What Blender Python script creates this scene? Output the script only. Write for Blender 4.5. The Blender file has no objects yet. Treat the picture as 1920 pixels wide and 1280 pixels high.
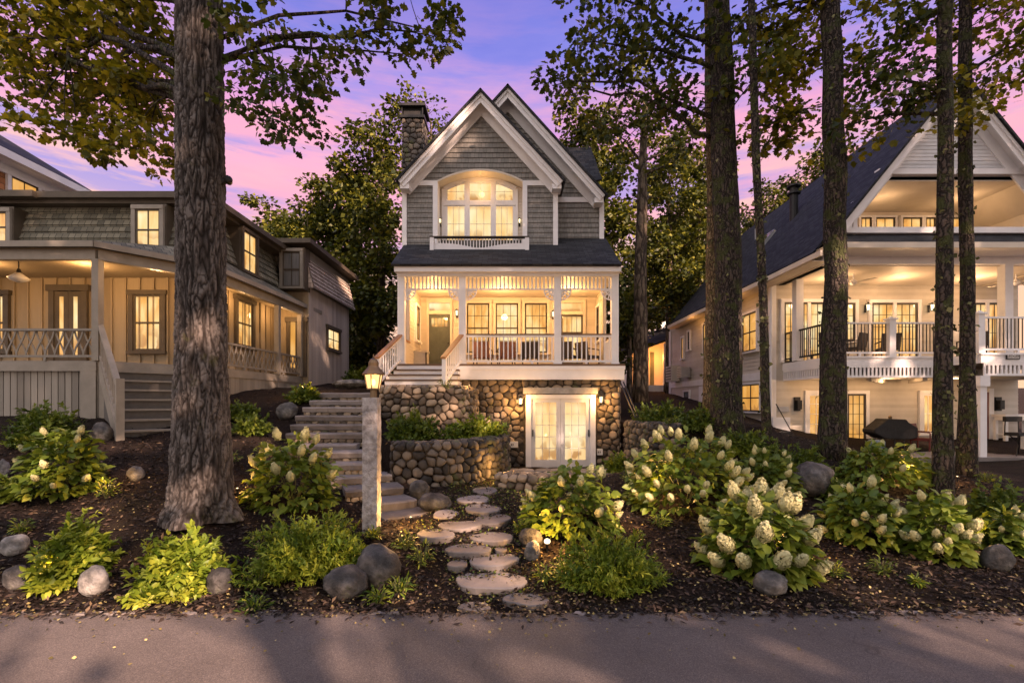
import bpy, math, random
import numpy as np
from mathutils import Vector, noise as mnoise, Matrix
random.seed(7); RNG = np.random.default_rng(7)
SC = bpy.context.scene; COL = SC.collection
PI = math.pi
# ---------------------------------------------------------------- camera: eye 2.1 m above the road, looking along +Y
EYE, HY, FPX, CX = 2.1, 755.0, 900.0, 960.0
def X(px, D): return (px-CX)/FPX*D
def Z(py, D): return EYE+(HY-py)/FPX*D
def P(px, py, D): return Vector((X(px, D), D, Z(py, D)))
cam = bpy.data.objects.new('camera', bpy.data.cameras.new('camera')); COL.objects.link(cam)
cam.location = (0, 0, EYE); cam.rotation_euler = (PI/2, 0, 0)
cam.data.sensor_width = 36; cam.data.lens = 36*FPX/1920; cam.data.shift_y = (HY-640)/1920
cam.data.clip_start = .05; cam.data.clip_end = 2000
SC.camera = cam
ZV = Vector((0, 0, 1))
# ---------------------------------------------------------------- object helpers
ORG = {}
def thing(name, label, cat, loc=(0, 0, 0), group=None):
    o = bpy.data.objects.new(name, None); COL.objects.link(o); o.location = loc
    o.empty_display_size = .2
    ORG[o.name] = Vector(loc); tag(o, label, cat, group); return o
def tag(o, label, cat, group=None):
    o['label'] = label; o['category'] = cat
    if group: o['group'] = group
    return o
def kind(o, k): o['kind'] = k; return o
def copy_tree(o, parent=None):
    c = o.copy(); COL.objects.link(c)
    if parent: c.parent = parent
    for ch in o.children: copy_tree(ch, c)
    return c

def clip(poly, a, b, c):            # keep a*u+b*v<=c
    out = []
    n = len(poly)
    for i in range(n):
        p, q = poly[i], poly[(i+1) % n]
        dp, dq = a*p[0]+b*p[1]-c, a*q[0]+b*q[1]-c
        if dp <= 0: out.append(p)
        if (dp < 0 < dq) or (dq < 0 < dp):
            t = dp/(dp-dq); out.append((p[0]+t*(q[0]-p[0]), p[1]+t*(q[1]-p[1])))
    return out

class MB:
    def __init__(s): s.V = []; s.F = []; s.R = []; s.r = .5
    def add(s, vs, fs):
        b = len(s.V); s.V.extend([tuple(v) for v in vs])
        for f in fs: s.F.append([b+i for i in f]); s.R.append(s.r)
        return s
    def box(s, x0, x1, y0, y1, z0, z1):
        if x0 > x1: x0, x1 = x1, x0
        if y0 > y1: y0, y1 = y1, y0
        if z0 > z1: z0, z1 = z1, z0
        return s.add([(x0,y0,z0),(x1,y0,z0),(x1,y1,z0),(x0,y1,z0),(x0,y0,z1),(x1,y0,z1),(x1,y1,z1),(x0,y1,z1)],
              [(3,2,1,0),(4,5,6,7),(0,1,5,4),(1,2,6,5),(2,3,7,6),(3,0,4,7)])
    def obox(s, c, a, b, d):        # centre, three half vectors
        c = Vector(c); vs = [c+i*a+j*b+k*d for k in (-1,1) for (i,j) in ((-1,-1),(1,-1),(1,1),(-1,1))]
        return s.add(vs, [(3,2,1,0),(4,5,6,7),(0,1,5,4),(1,2,6,5),(2,3,7,6),(3,0,4,7)])
    def bar(s, p, q, w, h, up=ZV):
        p, q = Vector(p), Vector(q); d = (q-p); L = d.length
        if L < 1e-6: return s
        d /= L; si = d.cross(up)
        if si.length < 1e-3: si = d.cross(Vector((1,0,0)))
        si.normalize(); u = si.cross(d)
        return s.obox((p+q)/2, d*L/2, si*w/2, u*h/2)
    def prism(s, poly, O, U, V, N, t):
        O = Vector(O); n = len(poly)
        a = [O+U*p[0]+V*p[1] for p in poly]; b = [v+N*t for v in a]
        return s.add(a+b, [list(range(n))[::-1], list(range(n, 2*n))]+[(i, (i+1) % n, n+(i+1) % n, n+i) for i in range(n)])
    def face(s, pts): return s.add(pts, [list(range(len(pts)))])
    def tube(s, pts, rads, n=8, cap=True):
        pts = [Vector(p) for p in pts]; vs = []; ref = None
        for i, p in enumerate(pts):
            d = pts[min(i+1, len(pts)-1)]-pts[max(i-1, 0)]
            d = d.normalized() if d.length > 1e-9 else ZV
            if ref is None: ref = d.orthogonal().normalized()
            ref = (ref-d*ref.dot(d)); ref = ref.normalized() if ref.length > 1e-6 else d.orthogonal().normalized()
            b = d.cross(ref); r = rads[i] if hasattr(rads, '__len__') else rads
            for k in range(n):
                a = 2*PI*k/n; vs.append(p+ref*(r*math.cos(a))+b*(r*math.sin(a)))
        fs = []
        for i in range(len(pts)-1):
            for k in range(n): fs.append((i*n+k, i*n+(k+1) % n, (i+1)*n+(k+1) % n, (i+1)*n+k))
        if cap: fs.append(list(range(n))[::-1]); m = (len(pts)-1)*n; fs.append([m+k for k in range(n)])
        return s.add(vs, fs)
    def lathe(s, c, prof, n=16, rot=0.0):
        c = Vector(c); vs = []; fs = []
        for r, z in prof:
            for k in range(n):
                a = 2*PI*k/n+rot; vs.append(c+Vector((r*math.cos(a), r*math.sin(a), z)))
        for i in range(len(prof)-1):
            for k in range(n): fs.append((i*n+k, i*n+(k+1) % n, (i+1)*n+(k+1) % n, (i+1)*n+k))
        fs.append(list(range(n))[::-1]); m = (len(prof)-1)*n; fs.append([m+k for k in range(n)])
        return s.add(vs, fs)
    def build(s, name, mats, parent=None, smooth=False, org=None):
        me = bpy.data.meshes.new(name)
        o0 = ORG.get(parent.name, Vector((0,0,0))) if parent else (Vector(org) if org is not None else Vector((0,0,0)))
        V = np.array(s.V, dtype=np.float64).reshape(-1, 3)
        me.from_pydata((V-np.array(o0)).tolist(), [], s.F)
        if not isinstance(mats, (list, tuple)): mats = [mats]
        for m in mats: me.materials.append(m)
        nP = len(me.polygons); nL = len(me.loops)
        if nP:
            nr = np.empty(nP*3); me.polygons.foreach_get('normal', nr); nr = nr.reshape(-1, 3)
            tot = np.empty(nP, dtype=np.int32); me.polygons.foreach_get('loop_total', tot)
            li = np.empty(nL, dtype=np.int32); me.loops.foreach_get('vertex_index', li)
            t = np.stack([-nr[:,1], nr[:,0], np.zeros(nP)], 1); l = np.linalg.norm(t, axis=1)
            fl = l < .15; t[fl] = (1,0,0); l[fl] = 1; t /= l[:,None]
            b = np.cross(nr, t)
            T = np.repeat(t, tot, 0); B = np.repeat(b, tot, 0); p = V[li]
            uv = np.stack([(p*T).sum(1), (p*B).sum(1)], 1).astype(np.float32)
            me.uv_layers.new(name='UVMap').data.foreach_set('uv', uv.ravel())
            at = me.attributes.new('rnd', 'FLOAT', 'FACE'); at.data.foreach_set('value', np.array(s.R, dtype=np.float32))
            if smooth: me.polygons.foreach_set('use_smooth', np.ones(nP, dtype=bool))
        o = bpy.data.objects.new(name, me); COL.objects.link(o)
        if parent: o.parent = parent; ORG[o.name] = o0
        elif org is not None: o.location = o0; ORG[o.name] = o0
        return o

def mesh_np(name, V, idx, sizes, rnd, mat, parent=None, smooth=False, org=None):
    """fast mesh from arrays: V (n,3), idx flat loop indices, sizes per-face"""
    o0 = ORG.get(parent.name, Vector((0,0,0))) if parent else (Vector(org) if org is not None else Vector((0,0,0)))
    me = bpy.data.meshes.new(name)
    V = (V-np.array(o0)).astype(np.float32)
    me.vertices.add(len(V)); me.vertices.foreach_set('co', V.ravel())
    me.loops.add(len(idx)); me.loops.foreach_set('vertex_index', idx.astype(np.int32))
    me.polygons.add(len(sizes)); st = np.concatenate([[0], np.cumsum(sizes)[:-1]]).astype(np.int32)
    me.polygons.foreach_set('loop_start', st)
    try: me.polygons.foreach_set('loop_total', np.array(sizes, dtype=np.int32))
    except Exception: pass
    me.update(calc_edges=True)
    at = me.attributes.new('rnd', 'FLOAT', 'FACE'); at.data.foreach_set('value', np.asarray(rnd, dtype=np.float32))
    if smooth: me.polygons.foreach_set('use_smooth', np.ones(len(sizes), dtype=bool))
    me.materials.append(mat)
    o = bpy.data.objects.new(name, me); COL.objects.link(o)
    if parent: o.parent = parent; ORG[o.name] = o0
    elif org is not None: o.location = o0; ORG[o.name] = o0
    return o

LEAF = {
 'quad': (np.array([(0,0,0),(.45,.42,.06),(1,0,-.08),(.45,-.42,.06)]), [(0,1,2,3)]),
 'blade': (np.array([(0,.06,0),(.5,.1,.12),(1,0,-.05),(.5,-.1,.12),(0,-.06,0)]), [(0,1,2,3,4)]),
 'ovate': (np.array([(0,0,0),(.25,.3,.07),(.6,.3,.05),(1,0,-.14),(.6,-.3,.05),(.25,-.3,.07),(.45,0,-.02)]), [(0,1,2,6),(6,2,3),(0,6,4,5),(6,3,4)]),
 'maple': (np.array([(0,0,0),(.12,.3,.05),(.3,.22,.03),(.42,.52,.05),(.58,.26,.02),(.72,.3,0),(1,0,-.08),(.72,-.3,0),(.58,-.26,.02),(.42,-.52,.05),(.3,-.22,.03),(.12,-.3,.05)]),
           [(0,1,2,10,11),(2,3,4,8,9,10),(4,5,6,7,8)]),
}
def nrm(a): return a/np.maximum(np.linalg.norm(a, axis=1, keepdims=True), 1e-9)
def leaves(name, pos, axis, size, shape, mat, parent=None, width=1.0, rnd=None, up=None, org=None):
    """pos (n,3), axis (n,3) leaf direction, size (n,)"""
    L, faces = LEAF[shape]; n = len(pos); k = len(L)
    axis = nrm(axis)
    if up is None: up = np.tile([0,0,1.], (n,1))+RNG.normal(0,.45,(n,3))
    side = nrm(np.cross(up, axis)); nn = np.cross(axis, side)
    l = L.copy(); l[:,1] *= width
    V = pos[:,None,:]+size[:,None,None]*(axis[:,None,:]*l[None,:,0:1]+side[:,None,:]*l[None,:,1:2]+nn[:,None,:]*l[None,:,2:3])
    V = V.reshape(-1,3)
    fl = np.concatenate([np.array(f) for f in faces]); sz = np.array([len(f) for f in faces])
    idx = (fl[None,:]+np.arange(n)[:,None]*k).ravel(); sizes = np.tile(sz, n)
    if rnd is None: rnd = RNG.random(n)
    return mesh_np(name, V, idx, sizes, np.repeat(rnd, len(faces)), mat, parent, org=org)

def clap(mb, polys, O, U, V, N, h, out, base=.004):
    O = Vector(O); off = O.dot(V)
    for poly in polys:
        vs = [p[1]+off for p in poly]; k0 = math.floor(min(vs)/h+1e-6); k1 = math.ceil(max(vs)/h-1e-6)
        for k in range(k0, k1):
            a, b = k*h-off, (k+1)*h-off
            q = clip(clip(poly, 0, -1, -a), 0, 1, b)
            if len(q) < 3: continue
            mb.r = random.random()
            pts = [O+U*p[0]+V*p[1]+N*(base+out*(1-(p[1]-a)/h)) for p in q]
            mb.face(pts)
            lo = [p for p in q if abs(p[1]-a) < 1e-5]
            if len(lo) >= 2:
                u0, u1 = min(p[0] for p in lo), max(p[0] for p in lo); B = O+V*a
                mb.face([B+U*u0, B+U*u1, B+U*u1+N*(base+out), B+U*u0+N*(base+out)])
    return mb
def rect(u0, u1, v0, v1): return [(u0,v0),(u1,v0),(u1,v1),(u0,v1)]

def chaikin(p, n=2):
    for _ in range(n):
        q = []
        for i in range(len(p)):
            a, b = p[i], p[(i+1) % len(p)]
            q += [(a[0]*.75+b[0]*.25, a[1]*.75+b[1]*.25), (a[0]*.25+b[0]*.75, a[1]*.25+b[1]*.75)]
        p = q
    return p
def stones(mb, W, Hh, s, mapper, depth=.07, seed=1, flat=1.25, gap=.93, hole=None):
    """rounded field stones filling a W x Hh rectangle; mapper(u,v,d) -> world point"""
    rg = random.Random(seed); pts = []
    nr = max(1, round(Hh/s)); sh = Hh/nr
    for j in range(nr):
        u = rg.uniform(-.5, .3)*s
        while u < W+s*.5:
            pts.append((u, (j+.5+rg.uniform(-.33,.33))*sh)); u += s*flat*rg.uniform(.65, 1.4)
    for i, p in enumerate(pts):
        cell = [(0,0),(W,0),(W,Hh),(0,Hh)]
        for k, q in enumerate(pts):
            if k == i or abs(q[0]-p[0]) > 3.2*s or abs(q[1]-p[1]) > 3.2*s: continue
            a, b = q[0]-p[0], q[1]-p[1]
            cell = clip(cell, a, b, a*(p[0]+q[0])/2+b*(p[1]+q[1])/2)
            if len(cell) < 3: break
        if len(cell) < 3: continue
        cx = sum(c[0] for c in cell)/len(cell); cy = sum(c[1] for c in cell)/len(cell)
        if hole and hole[0] < cx < hole[1] and hole[2] < cy < hole[3]: continue
        if hole:
            if cy < hole[3]:
                if cx <= hole[0]: cell = clip(cell, 1, 0, hole[0])
                elif cx >= hole[1]: cell = clip(cell, -1, 0, -hole[1])
            else: cell = clip(cell, 0, -1, -hole[3]) if hole[0] < cx < hole[1] else cell
            if len(cell) < 3: continue
        cell = chaikin(cell, 2); n = len(cell); d = depth*rg.uniform(.7, 1.25); mb.r = rg.random()
        tx, ty = rg.uniform(-.25,.25), rg.uniform(-.25,.25)
        vs = []
        for sc, dd in ((gap,0),(gap*.97,.45),(gap*.86,.8),(gap*.55,1.0)):
            for c in cell:
                uu, vv = cx+(c[0]-cx)*sc, cy+(c[1]-cy)*sc
                vs.append(mapper(uu, vv, d*dd*(1+tx*(c[0]-cx)/s+ty*(c[1]-cy)/s)))
        vs.append(mapper(cx, cy, d*1.04))
        fs = [(r*n+k, r*n+(k+1) % n, (r+1)*n+(k+1) % n, (r+1)*n+k) for r in range(3) for k in range(n)]
        fs += [(3*n+k, 3*n+(k+1) % n, 4*n) for k in range(n)]
        mb.add(vs, fs)
    return mb
_ICO = {}
def ico(sub):
    if sub not in _ICO:
        import bmesh
        bm = bmesh.new(); bmesh.ops.create_icosphere(bm, subdivisions=sub, radius=1)
        _ICO[sub] = ([v.co.copy() for v in bm.verts], [[v.index for v in f.verts] for f in bm.faces]); bm.free()
    return _ICO[sub]
def blob(mb, c, r, amp=.18, freq=1.3, seed=0, sub=4, rotz=0):
    vs, fs = ico(sub); c = Vector(c); o = Vector((seed*3.7, seed*1.3, seed*7.1)); R = Matrix.Rotation(rotz, 3, 'Z')
    out = []
    for v in vs:
        k = 1+amp*mnoise.fractal(v*freq+o, .8, 2.0, 4)
        if v.z < -.3: k *= 1
        w = R @ Vector((v.x*r[0]*k, v.y*r[1]*k, v.z*r[2]*k)); out.append(c+w)
    mb.add(out, fs); return mb
# ---------------------------------------------------------------- procedural materials
def S(c):                                     # sRGB 0-255 -> linear
    return tuple(((v/255+.055)/1.055)**2.4 if v > 10 else v/255/12.92 for v in c)
class NT:
    def __init__(s, m):
        s.t = m.node_tree; s.n = s.t.nodes; s.l = s.t.links
    def new(s, ty, **kw):
        n = s.n.new(ty)
        for k, v in kw.items():
            if k.startswith('_'): setattr(n, k[1:], v)
            else: n.inputs[k.replace('__', ' ')].default_value = v
        return n
    def link(s, a, b): s.l.new(a, b)
    def mul(s, a, b, op='MULTIPLY'):
        n = s.n.new('ShaderNodeMath'); n.operation = op
        for i, v in enumerate((a, b)):
            if isinstance(v, (int, float)): n.inputs[i].default_value = v
            else: s.link(v, n.inputs[i])
        return n.outputs[0]
    def ramp(s, fac, stops):
        n = s.n.new('ShaderNodeValToRGB'); e = n.color_ramp.elements
        while len(e) < len(stops): e.new(.5)
        for i, (p, c) in enumerate(stops): e[i].position = p; e[i].color = (*c, 1) if len(c) == 3 else c
        s.link(fac, n.inputs[0]); return n.outputs[0]
    def mix(s, fac, a, b, bt='MIX'):
        n = s.n.new('ShaderNodeMix'); n.data_type = 'RGBA'; n.blend_type = bt
        for sk, v in ((n.inputs[0], fac), (n.inputs[6], a), (n.inputs[7], b)):
            if isinstance(v, (int, float)): sk.default_value = v
            elif isinstance(v, tuple): sk.default_value = (*v, 1)
            else: s.link(v, sk)
        return n.outputs[2]
    def noise(s, vec, scale, detail=4, rough=.55, stretch=None):
        if stretch:
            mp = s.n.new('ShaderNodeMapping'); mp.inputs['Scale'].default_value = stretch; s.link(vec, mp.inputs[0]); vec = mp.outputs[0]
        n = s.n.new('ShaderNodeTexNoise'); n.inputs['Scale'].default_value = scale; n.inputs['Detail'].default_value = detail; n.inputs['Roughness'].default_value = rough
        s.link(vec, n.inputs['Vector']); return n.outputs[0]
def newmat(name):
    m = bpy.data.materials.new(name); m.use_nodes = True; t = NT(m)
    return m, t, t.n['Principled BSDF'], t.n.new('ShaderNodeTexCoord')
def mat(name, stops, rough=.75, metal=0, scale=3.0, stretch=None, bump=(30, .3, .01), rnd=.0, coord='Object', spec=.4, dirt=None):
    """colour ramp over noise (+ per-piece random), bump from finer noise"""
    m, t, b, tc = newmat(name); v = tc.outputs[coord]
    f = t.noise(v, scale, 6, .6, stretch)
    if rnd:
        at = t.new('ShaderNodeAttribute', _attribute_name='rnd')
        f = t.mul(t.mul(f, 1-rnd), t.mul(at.outputs['Fac'], rnd), 'ADD')
    if len(stops) == 1: stops = [(.25, tuple(c*.82 for c in stops[0])), (.75, tuple(min(1, c*1.1) for c in stops[0]))]
    c = t.ramp(f, stops)
    if dirt:
        d = t.noise(v, dirt[0], 5, .65); d = t.ramp(d, [(dirt[2], (0,0,0)), (dirt[3], (1,1,1))]); c = t.mix(d, c, dirt[1])
    t.link(c, b.inputs['Base Color']); b.inputs['Roughness'].default_value = rough; b.inputs['Metallic'].default_value = metal
    b.inputs['Specular IOR Level'].default_value = spec
    if bump:
        h = t.noise(v, bump[0], 6, .65, stretch)
        bp = t.new('ShaderNodeBump', Strength=bump[1], Distance=bump[2]); t.link(h, bp.inputs['Height']); t.link(bp.outputs[0], b.inputs['Normal'])
    return m
def brickmat(name, c1, c2, mortar, bw, bh, gap=.006, rough=.85, off=.5, bump=.5, var=.5, spec=.3):
    m, t, b, tc = newmat(name)
    br = t.new('ShaderNodeTexBrick', Scale=1.0); br.offset = off
    br.inputs['Color1'].default_value = (*c1, 1); br.inputs['Color2'].default_value = (*c2, 1); br.inputs['Mortar'].default_value = (*mortar, 1)
    br.inputs['Mortar Size'].default_value = gap; br.inputs['Brick Width'].default_value = bw; br.inputs['Row Height'].default_value = bh
    br.inputs['Bias'].default_value = 0; br.inputs['Mortar Smooth'].default_value = .2
    t.link(tc.outputs['UV'], br.inputs['Vector'])
    nz = t.noise(tc.outputs['UV'], 3.0, 6, .65); nz2 = t.noise(tc.outputs['UV'], 40.0, 3, .6, (1, .15, 1))
    k = t.mix(var, br.outputs[0], t.ramp(t.mul(nz, nz2, 'ADD'), [(.25, (.05,.05,.05)), (.62, (.5,.5,.5)), (1, (1,1,1))]), 'OVERLAY')
    t.link(k, b.inputs['Base Color']); b.inputs['Roughness'].default_value = rough; b.inputs['Specular IOR Level'].default_value = spec
    h = t.mul(t.mul(br.outputs['Fac'], -1.0), t.mul(nz2, .4), 'ADD')
    bp = t.new('ShaderNodeBump', Strength=bump, Distance=.01); t.link(h, bp.inputs['Height']); t.link(bp.outputs[0], b.inputs['Normal'])
    return m
def leafmat(name, stops, trans=.35, rough=.55):
    m, t, b, tc = newmat(name)
    at = t.new('ShaderNodeAttribute', _attribute_name='rnd')
    nz = t.noise(tc.outputs['Object'], .9, 3, .5)
    f = t.mul(t.mul(at.outputs['Fac'], .55), t.mul(nz, .55), 'ADD')
    c = t.ramp(f, stops)
    t.link(c, b.inputs['Base Color']); b.inputs['Roughness'].default_value = rough; b.inputs['Specular IOR Level'].default_value = .35
    tr = t.new('ShaderNodeBsdfTranslucent'); t.link(t.mix(.5, c, (.5,.45,.05), 'OVERLAY'), tr.inputs['Color'])
    mx = t.new('ShaderNodeMixShader', Fac=trans); t.link(b.outputs[0], mx.inputs[1]); t.link(tr.outputs[0], mx.inputs[2])
    t.link(mx.outputs[0], t.n['Material Output'].inputs[0]); return m
def litpane(name, stops, strength, sc=1.2, stretch=(1,1,.5)):
    """a pane lit from the room behind it: warm uneven room light, thin reflections on the glass"""
    m, t, b, tc = newmat(name)
    n = t.noise(tc.outputs['Object'], sc, 3, .5, stretch); n2 = t.noise(tc.outputs['Object'], sc*5, 2, .5, (1,1,.25))
    c = t.ramp(t.mul(t.mul(n, .7), t.mul(n2, .3), 'ADD'), stops)
    if strength > .7 and strength < 2:      # the room seen through the glass: furniture low down, lamplight above
        g = t.n.new('ShaderNodeSeparateXYZ'); t.link(tc.outputs['Generated'], g.inputs[0])
        fu = t.noise(tc.outputs['Object'], 3.4, 2, .4, (1,1,.8)); low = t.ramp(g.outputs['Z'], [(.10,(1,1,1)),(.48,(0,0,0))])
        c = t.mix(t.mul(t.ramp(fu, [(.50,(0,0,0)),(.56,(1,1,1))]), t.mul(low, .8)), c, (.30,.115,.03))
        c = t.mix(t.mul(low, .35), c, (.75,.36,.09)); c = t.mix(t.ramp(g.outputs['Z'], [(.90,(0,0,0)),(.97,(.5,.5,.5))]), c, (.6,.30,.09))
    b.inputs['Base Color'].default_value = (.03,.03,.03,1); b.inputs['Roughness'].default_value = .04; b.inputs['Specular IOR Level'].default_value = .5
    t.link(c, b.inputs['Emission Color']); b.inputs['Emission Strength'].default_value = strength/3.2
    return m
KEXP = 3.2      # the photograph is exposed for the dusk: everything that glows is this much dimmer than it looks
MT = {}
MT['white'] = mat('white_paint', [(.3,(.72,.71,.73)),(.7,(.82,.81,.82))], .55, scale=2.2, bump=(60,.12,.004))
MT['cream'] = mat('cream_paint', [(.3,(.56,.50,.42)),(.7,(.68,.61,.52))], .6, scale=2.0, bump=(60,.12,.004), rnd=.25)
MT['claph'] = mat('cream_clapboard', [(.25,(.46,.42,.36)),(.75,(.60,.56,.50))], .65, scale=2.0, bump=(50,.15,.004), rnd=.3)
MT['clapw'] = mat('white_clapboard', [(.3,(.50,.51,.53)),(.7,(.66,.66,.68))], .6, scale=2.0, bump=(50,.15,.004), rnd=.3)
MT['shingle'] = brickmat('grey_shingle', (.15,.147,.140), (.21,.202,.188), (.055,.055,.053), .12, .17, .004, .9, .37, .4, .3)
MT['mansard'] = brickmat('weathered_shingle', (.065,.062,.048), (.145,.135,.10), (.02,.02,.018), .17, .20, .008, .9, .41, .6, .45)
MT['mansard_sunlit'] = brickmat('sunlit_wing_shingle', (.26,.21,.18), (.40,.34,.295), (.06,.05,.045), .19, .16, .006, .9, .41, .5, .4)  # paler copy of the mansard shingle, with sun on the wing painted in
MT['brown_shingle'] = brickmat('brown_shingle', (.18,.075,.03), (.36,.16,.07), (.04,.02,.01), .3, .2, .008, .9, .5, .5, .4)
MT['roof'] = brickmat('asphalt_shingle', (.009,.010,.012), (.028,.029,.033), (.004,.004,.005), .3, .14, .01, .8, .43, .6, .35, .25)
MT['board'] = mat('tan_boards', [(.2,(.23,.18,.115)),(.8,(.35,.285,.195))], .75, scale=3, stretch=(4,4,.35), bump=(30,.25,.006), rnd=.55)
MT['stepgrey'] = mat('weathered_steps', [(.2,(.065,.06,.055)),(.8,(.115,.105,.097))], .85, scale=3, stretch=(.4,4,4), bump=(30,.3,.006), rnd=.3)
MT['boardgrey'] = mat('grey_boards', [(.2,(.165,.15,.13)),(.8,(.29,.265,.23))], .8, scale=3, stretch=(5,5,.3), bump=(30,.3,.006), rnd=.55)
MT['boardsunlit'] = mat('bleached_sunlit_boards', [(.2,(.36,.31,.275)),(.8,(.56,.50,.45))], .8, scale=3, stretch=(5,5,.3), bump=(30,.3,.006), rnd=.55)  # bleached wood, made paler still: sunlight on the wing put into the colour
MT['trimbrown'] = mat('brown_trim', [(.2,(.055,.043,.03)),(.8,(.095,.075,.053))], .65, scale=4, bump=(40,.15,.004))
MT['trimtan'] = mat('tan_trim', [(.2,(.19,.17,.14)),(.8,(.30,.27,.23))], .7, scale=3, bump=(40,.2,.004))
MT['sash'] = mat('dark_sash', [(.3,(.03,.022,.016)),(.7,(.055,.04,.03))], .5, bump=None)
MT['rail'] = mat('stained_rail', [(.2,(.22,.10,.04)),(.8,(.42,.22,.10))], .5, scale=4, stretch=(1,1,1), bump=(50,.2,.004))
MT['deckwood'] = mat('deck_wood', [(.2,(.10,.06,.04)),(.8,(.2,.13,.09))], .6, scale=4, bump=(40,.2,.004))
MT['door'] = mat('grey_green_door', [(.3,(.065,.075,.06)),(.7,(.095,.105,.085))], .5, bump=None)
MT['black'] = mat('black_metal', [(.3,(.012,.012,.013)),(.7,(.025,.024,.024))], .45, bump=(60,.1,.003), metal=.3)
MT['bronze'] = mat('bronze_metal', [(.3,(.12,.08,.045)),(.7,(.2,.14,.08))], .4, metal=.6, bump=(40,.15,.003))
MT['grey_metal'] = mat('grey_metal', [(.3,(.3,.3,.31)),(.7,(.42,.42,.43))], .4, metal=.5, bump=None)
MT['cover'] = mat('black_canvas', [(.3,(.010,.010,.011)),(.7,(.022,.021,.022))], .7, scale=6, bump=(9,.6,.03))
MT['stone'] = mat('field_stone', [(.18,(.058,.047,.037)),(.42,(.145,.11,.078)),(.62,(.24,.185,.127)),(.85,(.34,.27,.195))], .8, scale=7, rnd=.72, bump=(45,.5,.012), dirt=(2.2,(.10,.11,.05),.58,.72))
MT['stone_dark'] = mat('dark_field_stone', [(.2,(.024,.022,.021)),(.5,(.062,.055,.05)),(.8,(.15,.125,.10))], .8, scale=7, rnd=.7, bump=(45,.5,.012), dirt=(1.8,(.07,.085,.03),.56,.7))
MT['mortar'] = mat('mortar', [(.3,(.035,.028,.022)),(.7,(.08,.064,.05))], .95, scale=8, bump=(40,.4,.01))
MT['boulder'] = mat('granite_boulder', [(.34,(.02,.0195,.02)),(.46,(.06,.058,.058)),(.54,(.115,.112,.11)),(.66,(.30,.29,.28))], .7, scale=5.5, bump=(22,.8,.03), dirt=(3.0,(.07,.075,.045),.6,.7), rnd=.25)
MT['slab'] = mat('flagstone', [(.3,(.10,.088,.084)),(.55,(.185,.165,.16)),(.8,(.27,.245,.235))], .75, scale=2.5, bump=(22,.5,.012), rnd=.3, dirt=(5,(.10,.09,.07),.6,.75))
MT['granite'] = mat('granite_post', [(.36,(.17,.155,.155)),(.5,(.31,.29,.29)),(.7,(.45,.43,.43))], .8, scale=9, bump=(18,1.0,.035))
MT['edge'] = mat('edge_stone', [(.3,(.10,.088,.086)),(.7,(.20,.18,.175))], .85, scale=6, bump=(25,.4,.01), rnd=.4)
MT['lintel'] = mat('grey_lintel', [(.3,(.20,.195,.19)),(.7,(.33,.32,.31))], .8, scale=6, bump=(25,.4,.01))
MT['red'] = mat('dark_red_paint', [(.3,(.10,.015,.012)),(.7,(.16,.025,.02))], .5, bump=None)
MT['wicker'] = mat('dark_wicker', [(.3,(.03,.022,.018)),(.7,(.07,.05,.04))], .6, scale=20, bump=(60,.5,.01))
MT['cushion'] = mat('rust_cushion', [(.3,(.22,.09,.05)),(.7,(.32,.15,.09))], .85, bump=(30,.3,.01))
MT['bluebucket'] = mat('blue_grey_plastic', [(.16,.22,.28)], .5, bump=None)
MT['plastic_white'] = mat('pale_plastic', [(.6,.58,.55)], .5, bump=None)
MT['lamp'] = litpane('lamp_glass', [(.3,(1,.70,.32)),(.7,(1,.86,.55))], 3.5, 6)
MT['lit'] = litpane('lit_window', [(.32,(.55,.22,.04)),(.43,(.92,.45,.11)),(.52,(1,.64,.24)),(.66,(1,.84,.48))], .95, 1.5)
MT['litw'] = litpane('bright_window', [(.34,(.86,.43,.13)),(.46,(1,.66,.28)),(.62,(1,.84,.50))], .98, 1.1)
MT['amber'] = litpane('amber_window', [(.30,(.50,.20,.03)),(.5,(.85,.40,.08)),(.68,(1,.58,.20))], .85, 1.0)
MT['darkglass'] = litpane('dark_window', [(.3,(.02,.02,.025)),(.7,(.05,.045,.05))], .5)
MT['curtain'] = mat('grey_shutter_boards', [(.3,(.10,.10,.10)),(.7,(.18,.175,.17))], .7, scale=5, stretch=(8,8,.3), bump=(30,.2,.005))
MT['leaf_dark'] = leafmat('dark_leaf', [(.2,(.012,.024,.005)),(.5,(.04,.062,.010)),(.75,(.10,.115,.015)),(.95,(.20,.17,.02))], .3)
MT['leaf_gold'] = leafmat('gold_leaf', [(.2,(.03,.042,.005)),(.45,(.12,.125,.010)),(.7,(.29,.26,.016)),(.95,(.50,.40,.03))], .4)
MT['leaf_back'] = leafmat('olive_leaf', [(.2,(.010,.018,.004)),(.45,(.04,.055,.010)),(.7,(.105,.12,.015)),(.92,(.25,.23,.025))], .3)
MT['leaf_shrub'] = leafmat('shrub_leaf', [(.2,(.012,.03,.004)),(.40,(.06,.115,.011)),(.62,(.17,.23,.02)),(.88,(.42,.44,.05))], .3, .5)
MT['leaf_hyd'] = leafmat('broad_leaf', [(.2,(.015,.036,.006)),(.42,(.06,.11,.013)),(.66,(.16,.215,.026)),(.9,(.44,.45,.07))], .3, .45)
MT['leaf_low'] = leafmat('ground_leaf', [(.2,(.016,.034,.008)),(.45,(.055,.095,.014)),(.7,(.13,.18,.022)),(.92,(.28,.29,.04))], .3, .5)
MT['petal'] = mat('cream_petals', [(.15,(.42,.44,.12)),(.4,(.70,.69,.32)),(.75,(.88,.86,.52))], .7, scale=30, bump=(70,1.0,.02), rnd=.3)
MT['stem'] = mat('green_stem', [(.08,.085,.03)], .7, bump=None)
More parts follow.
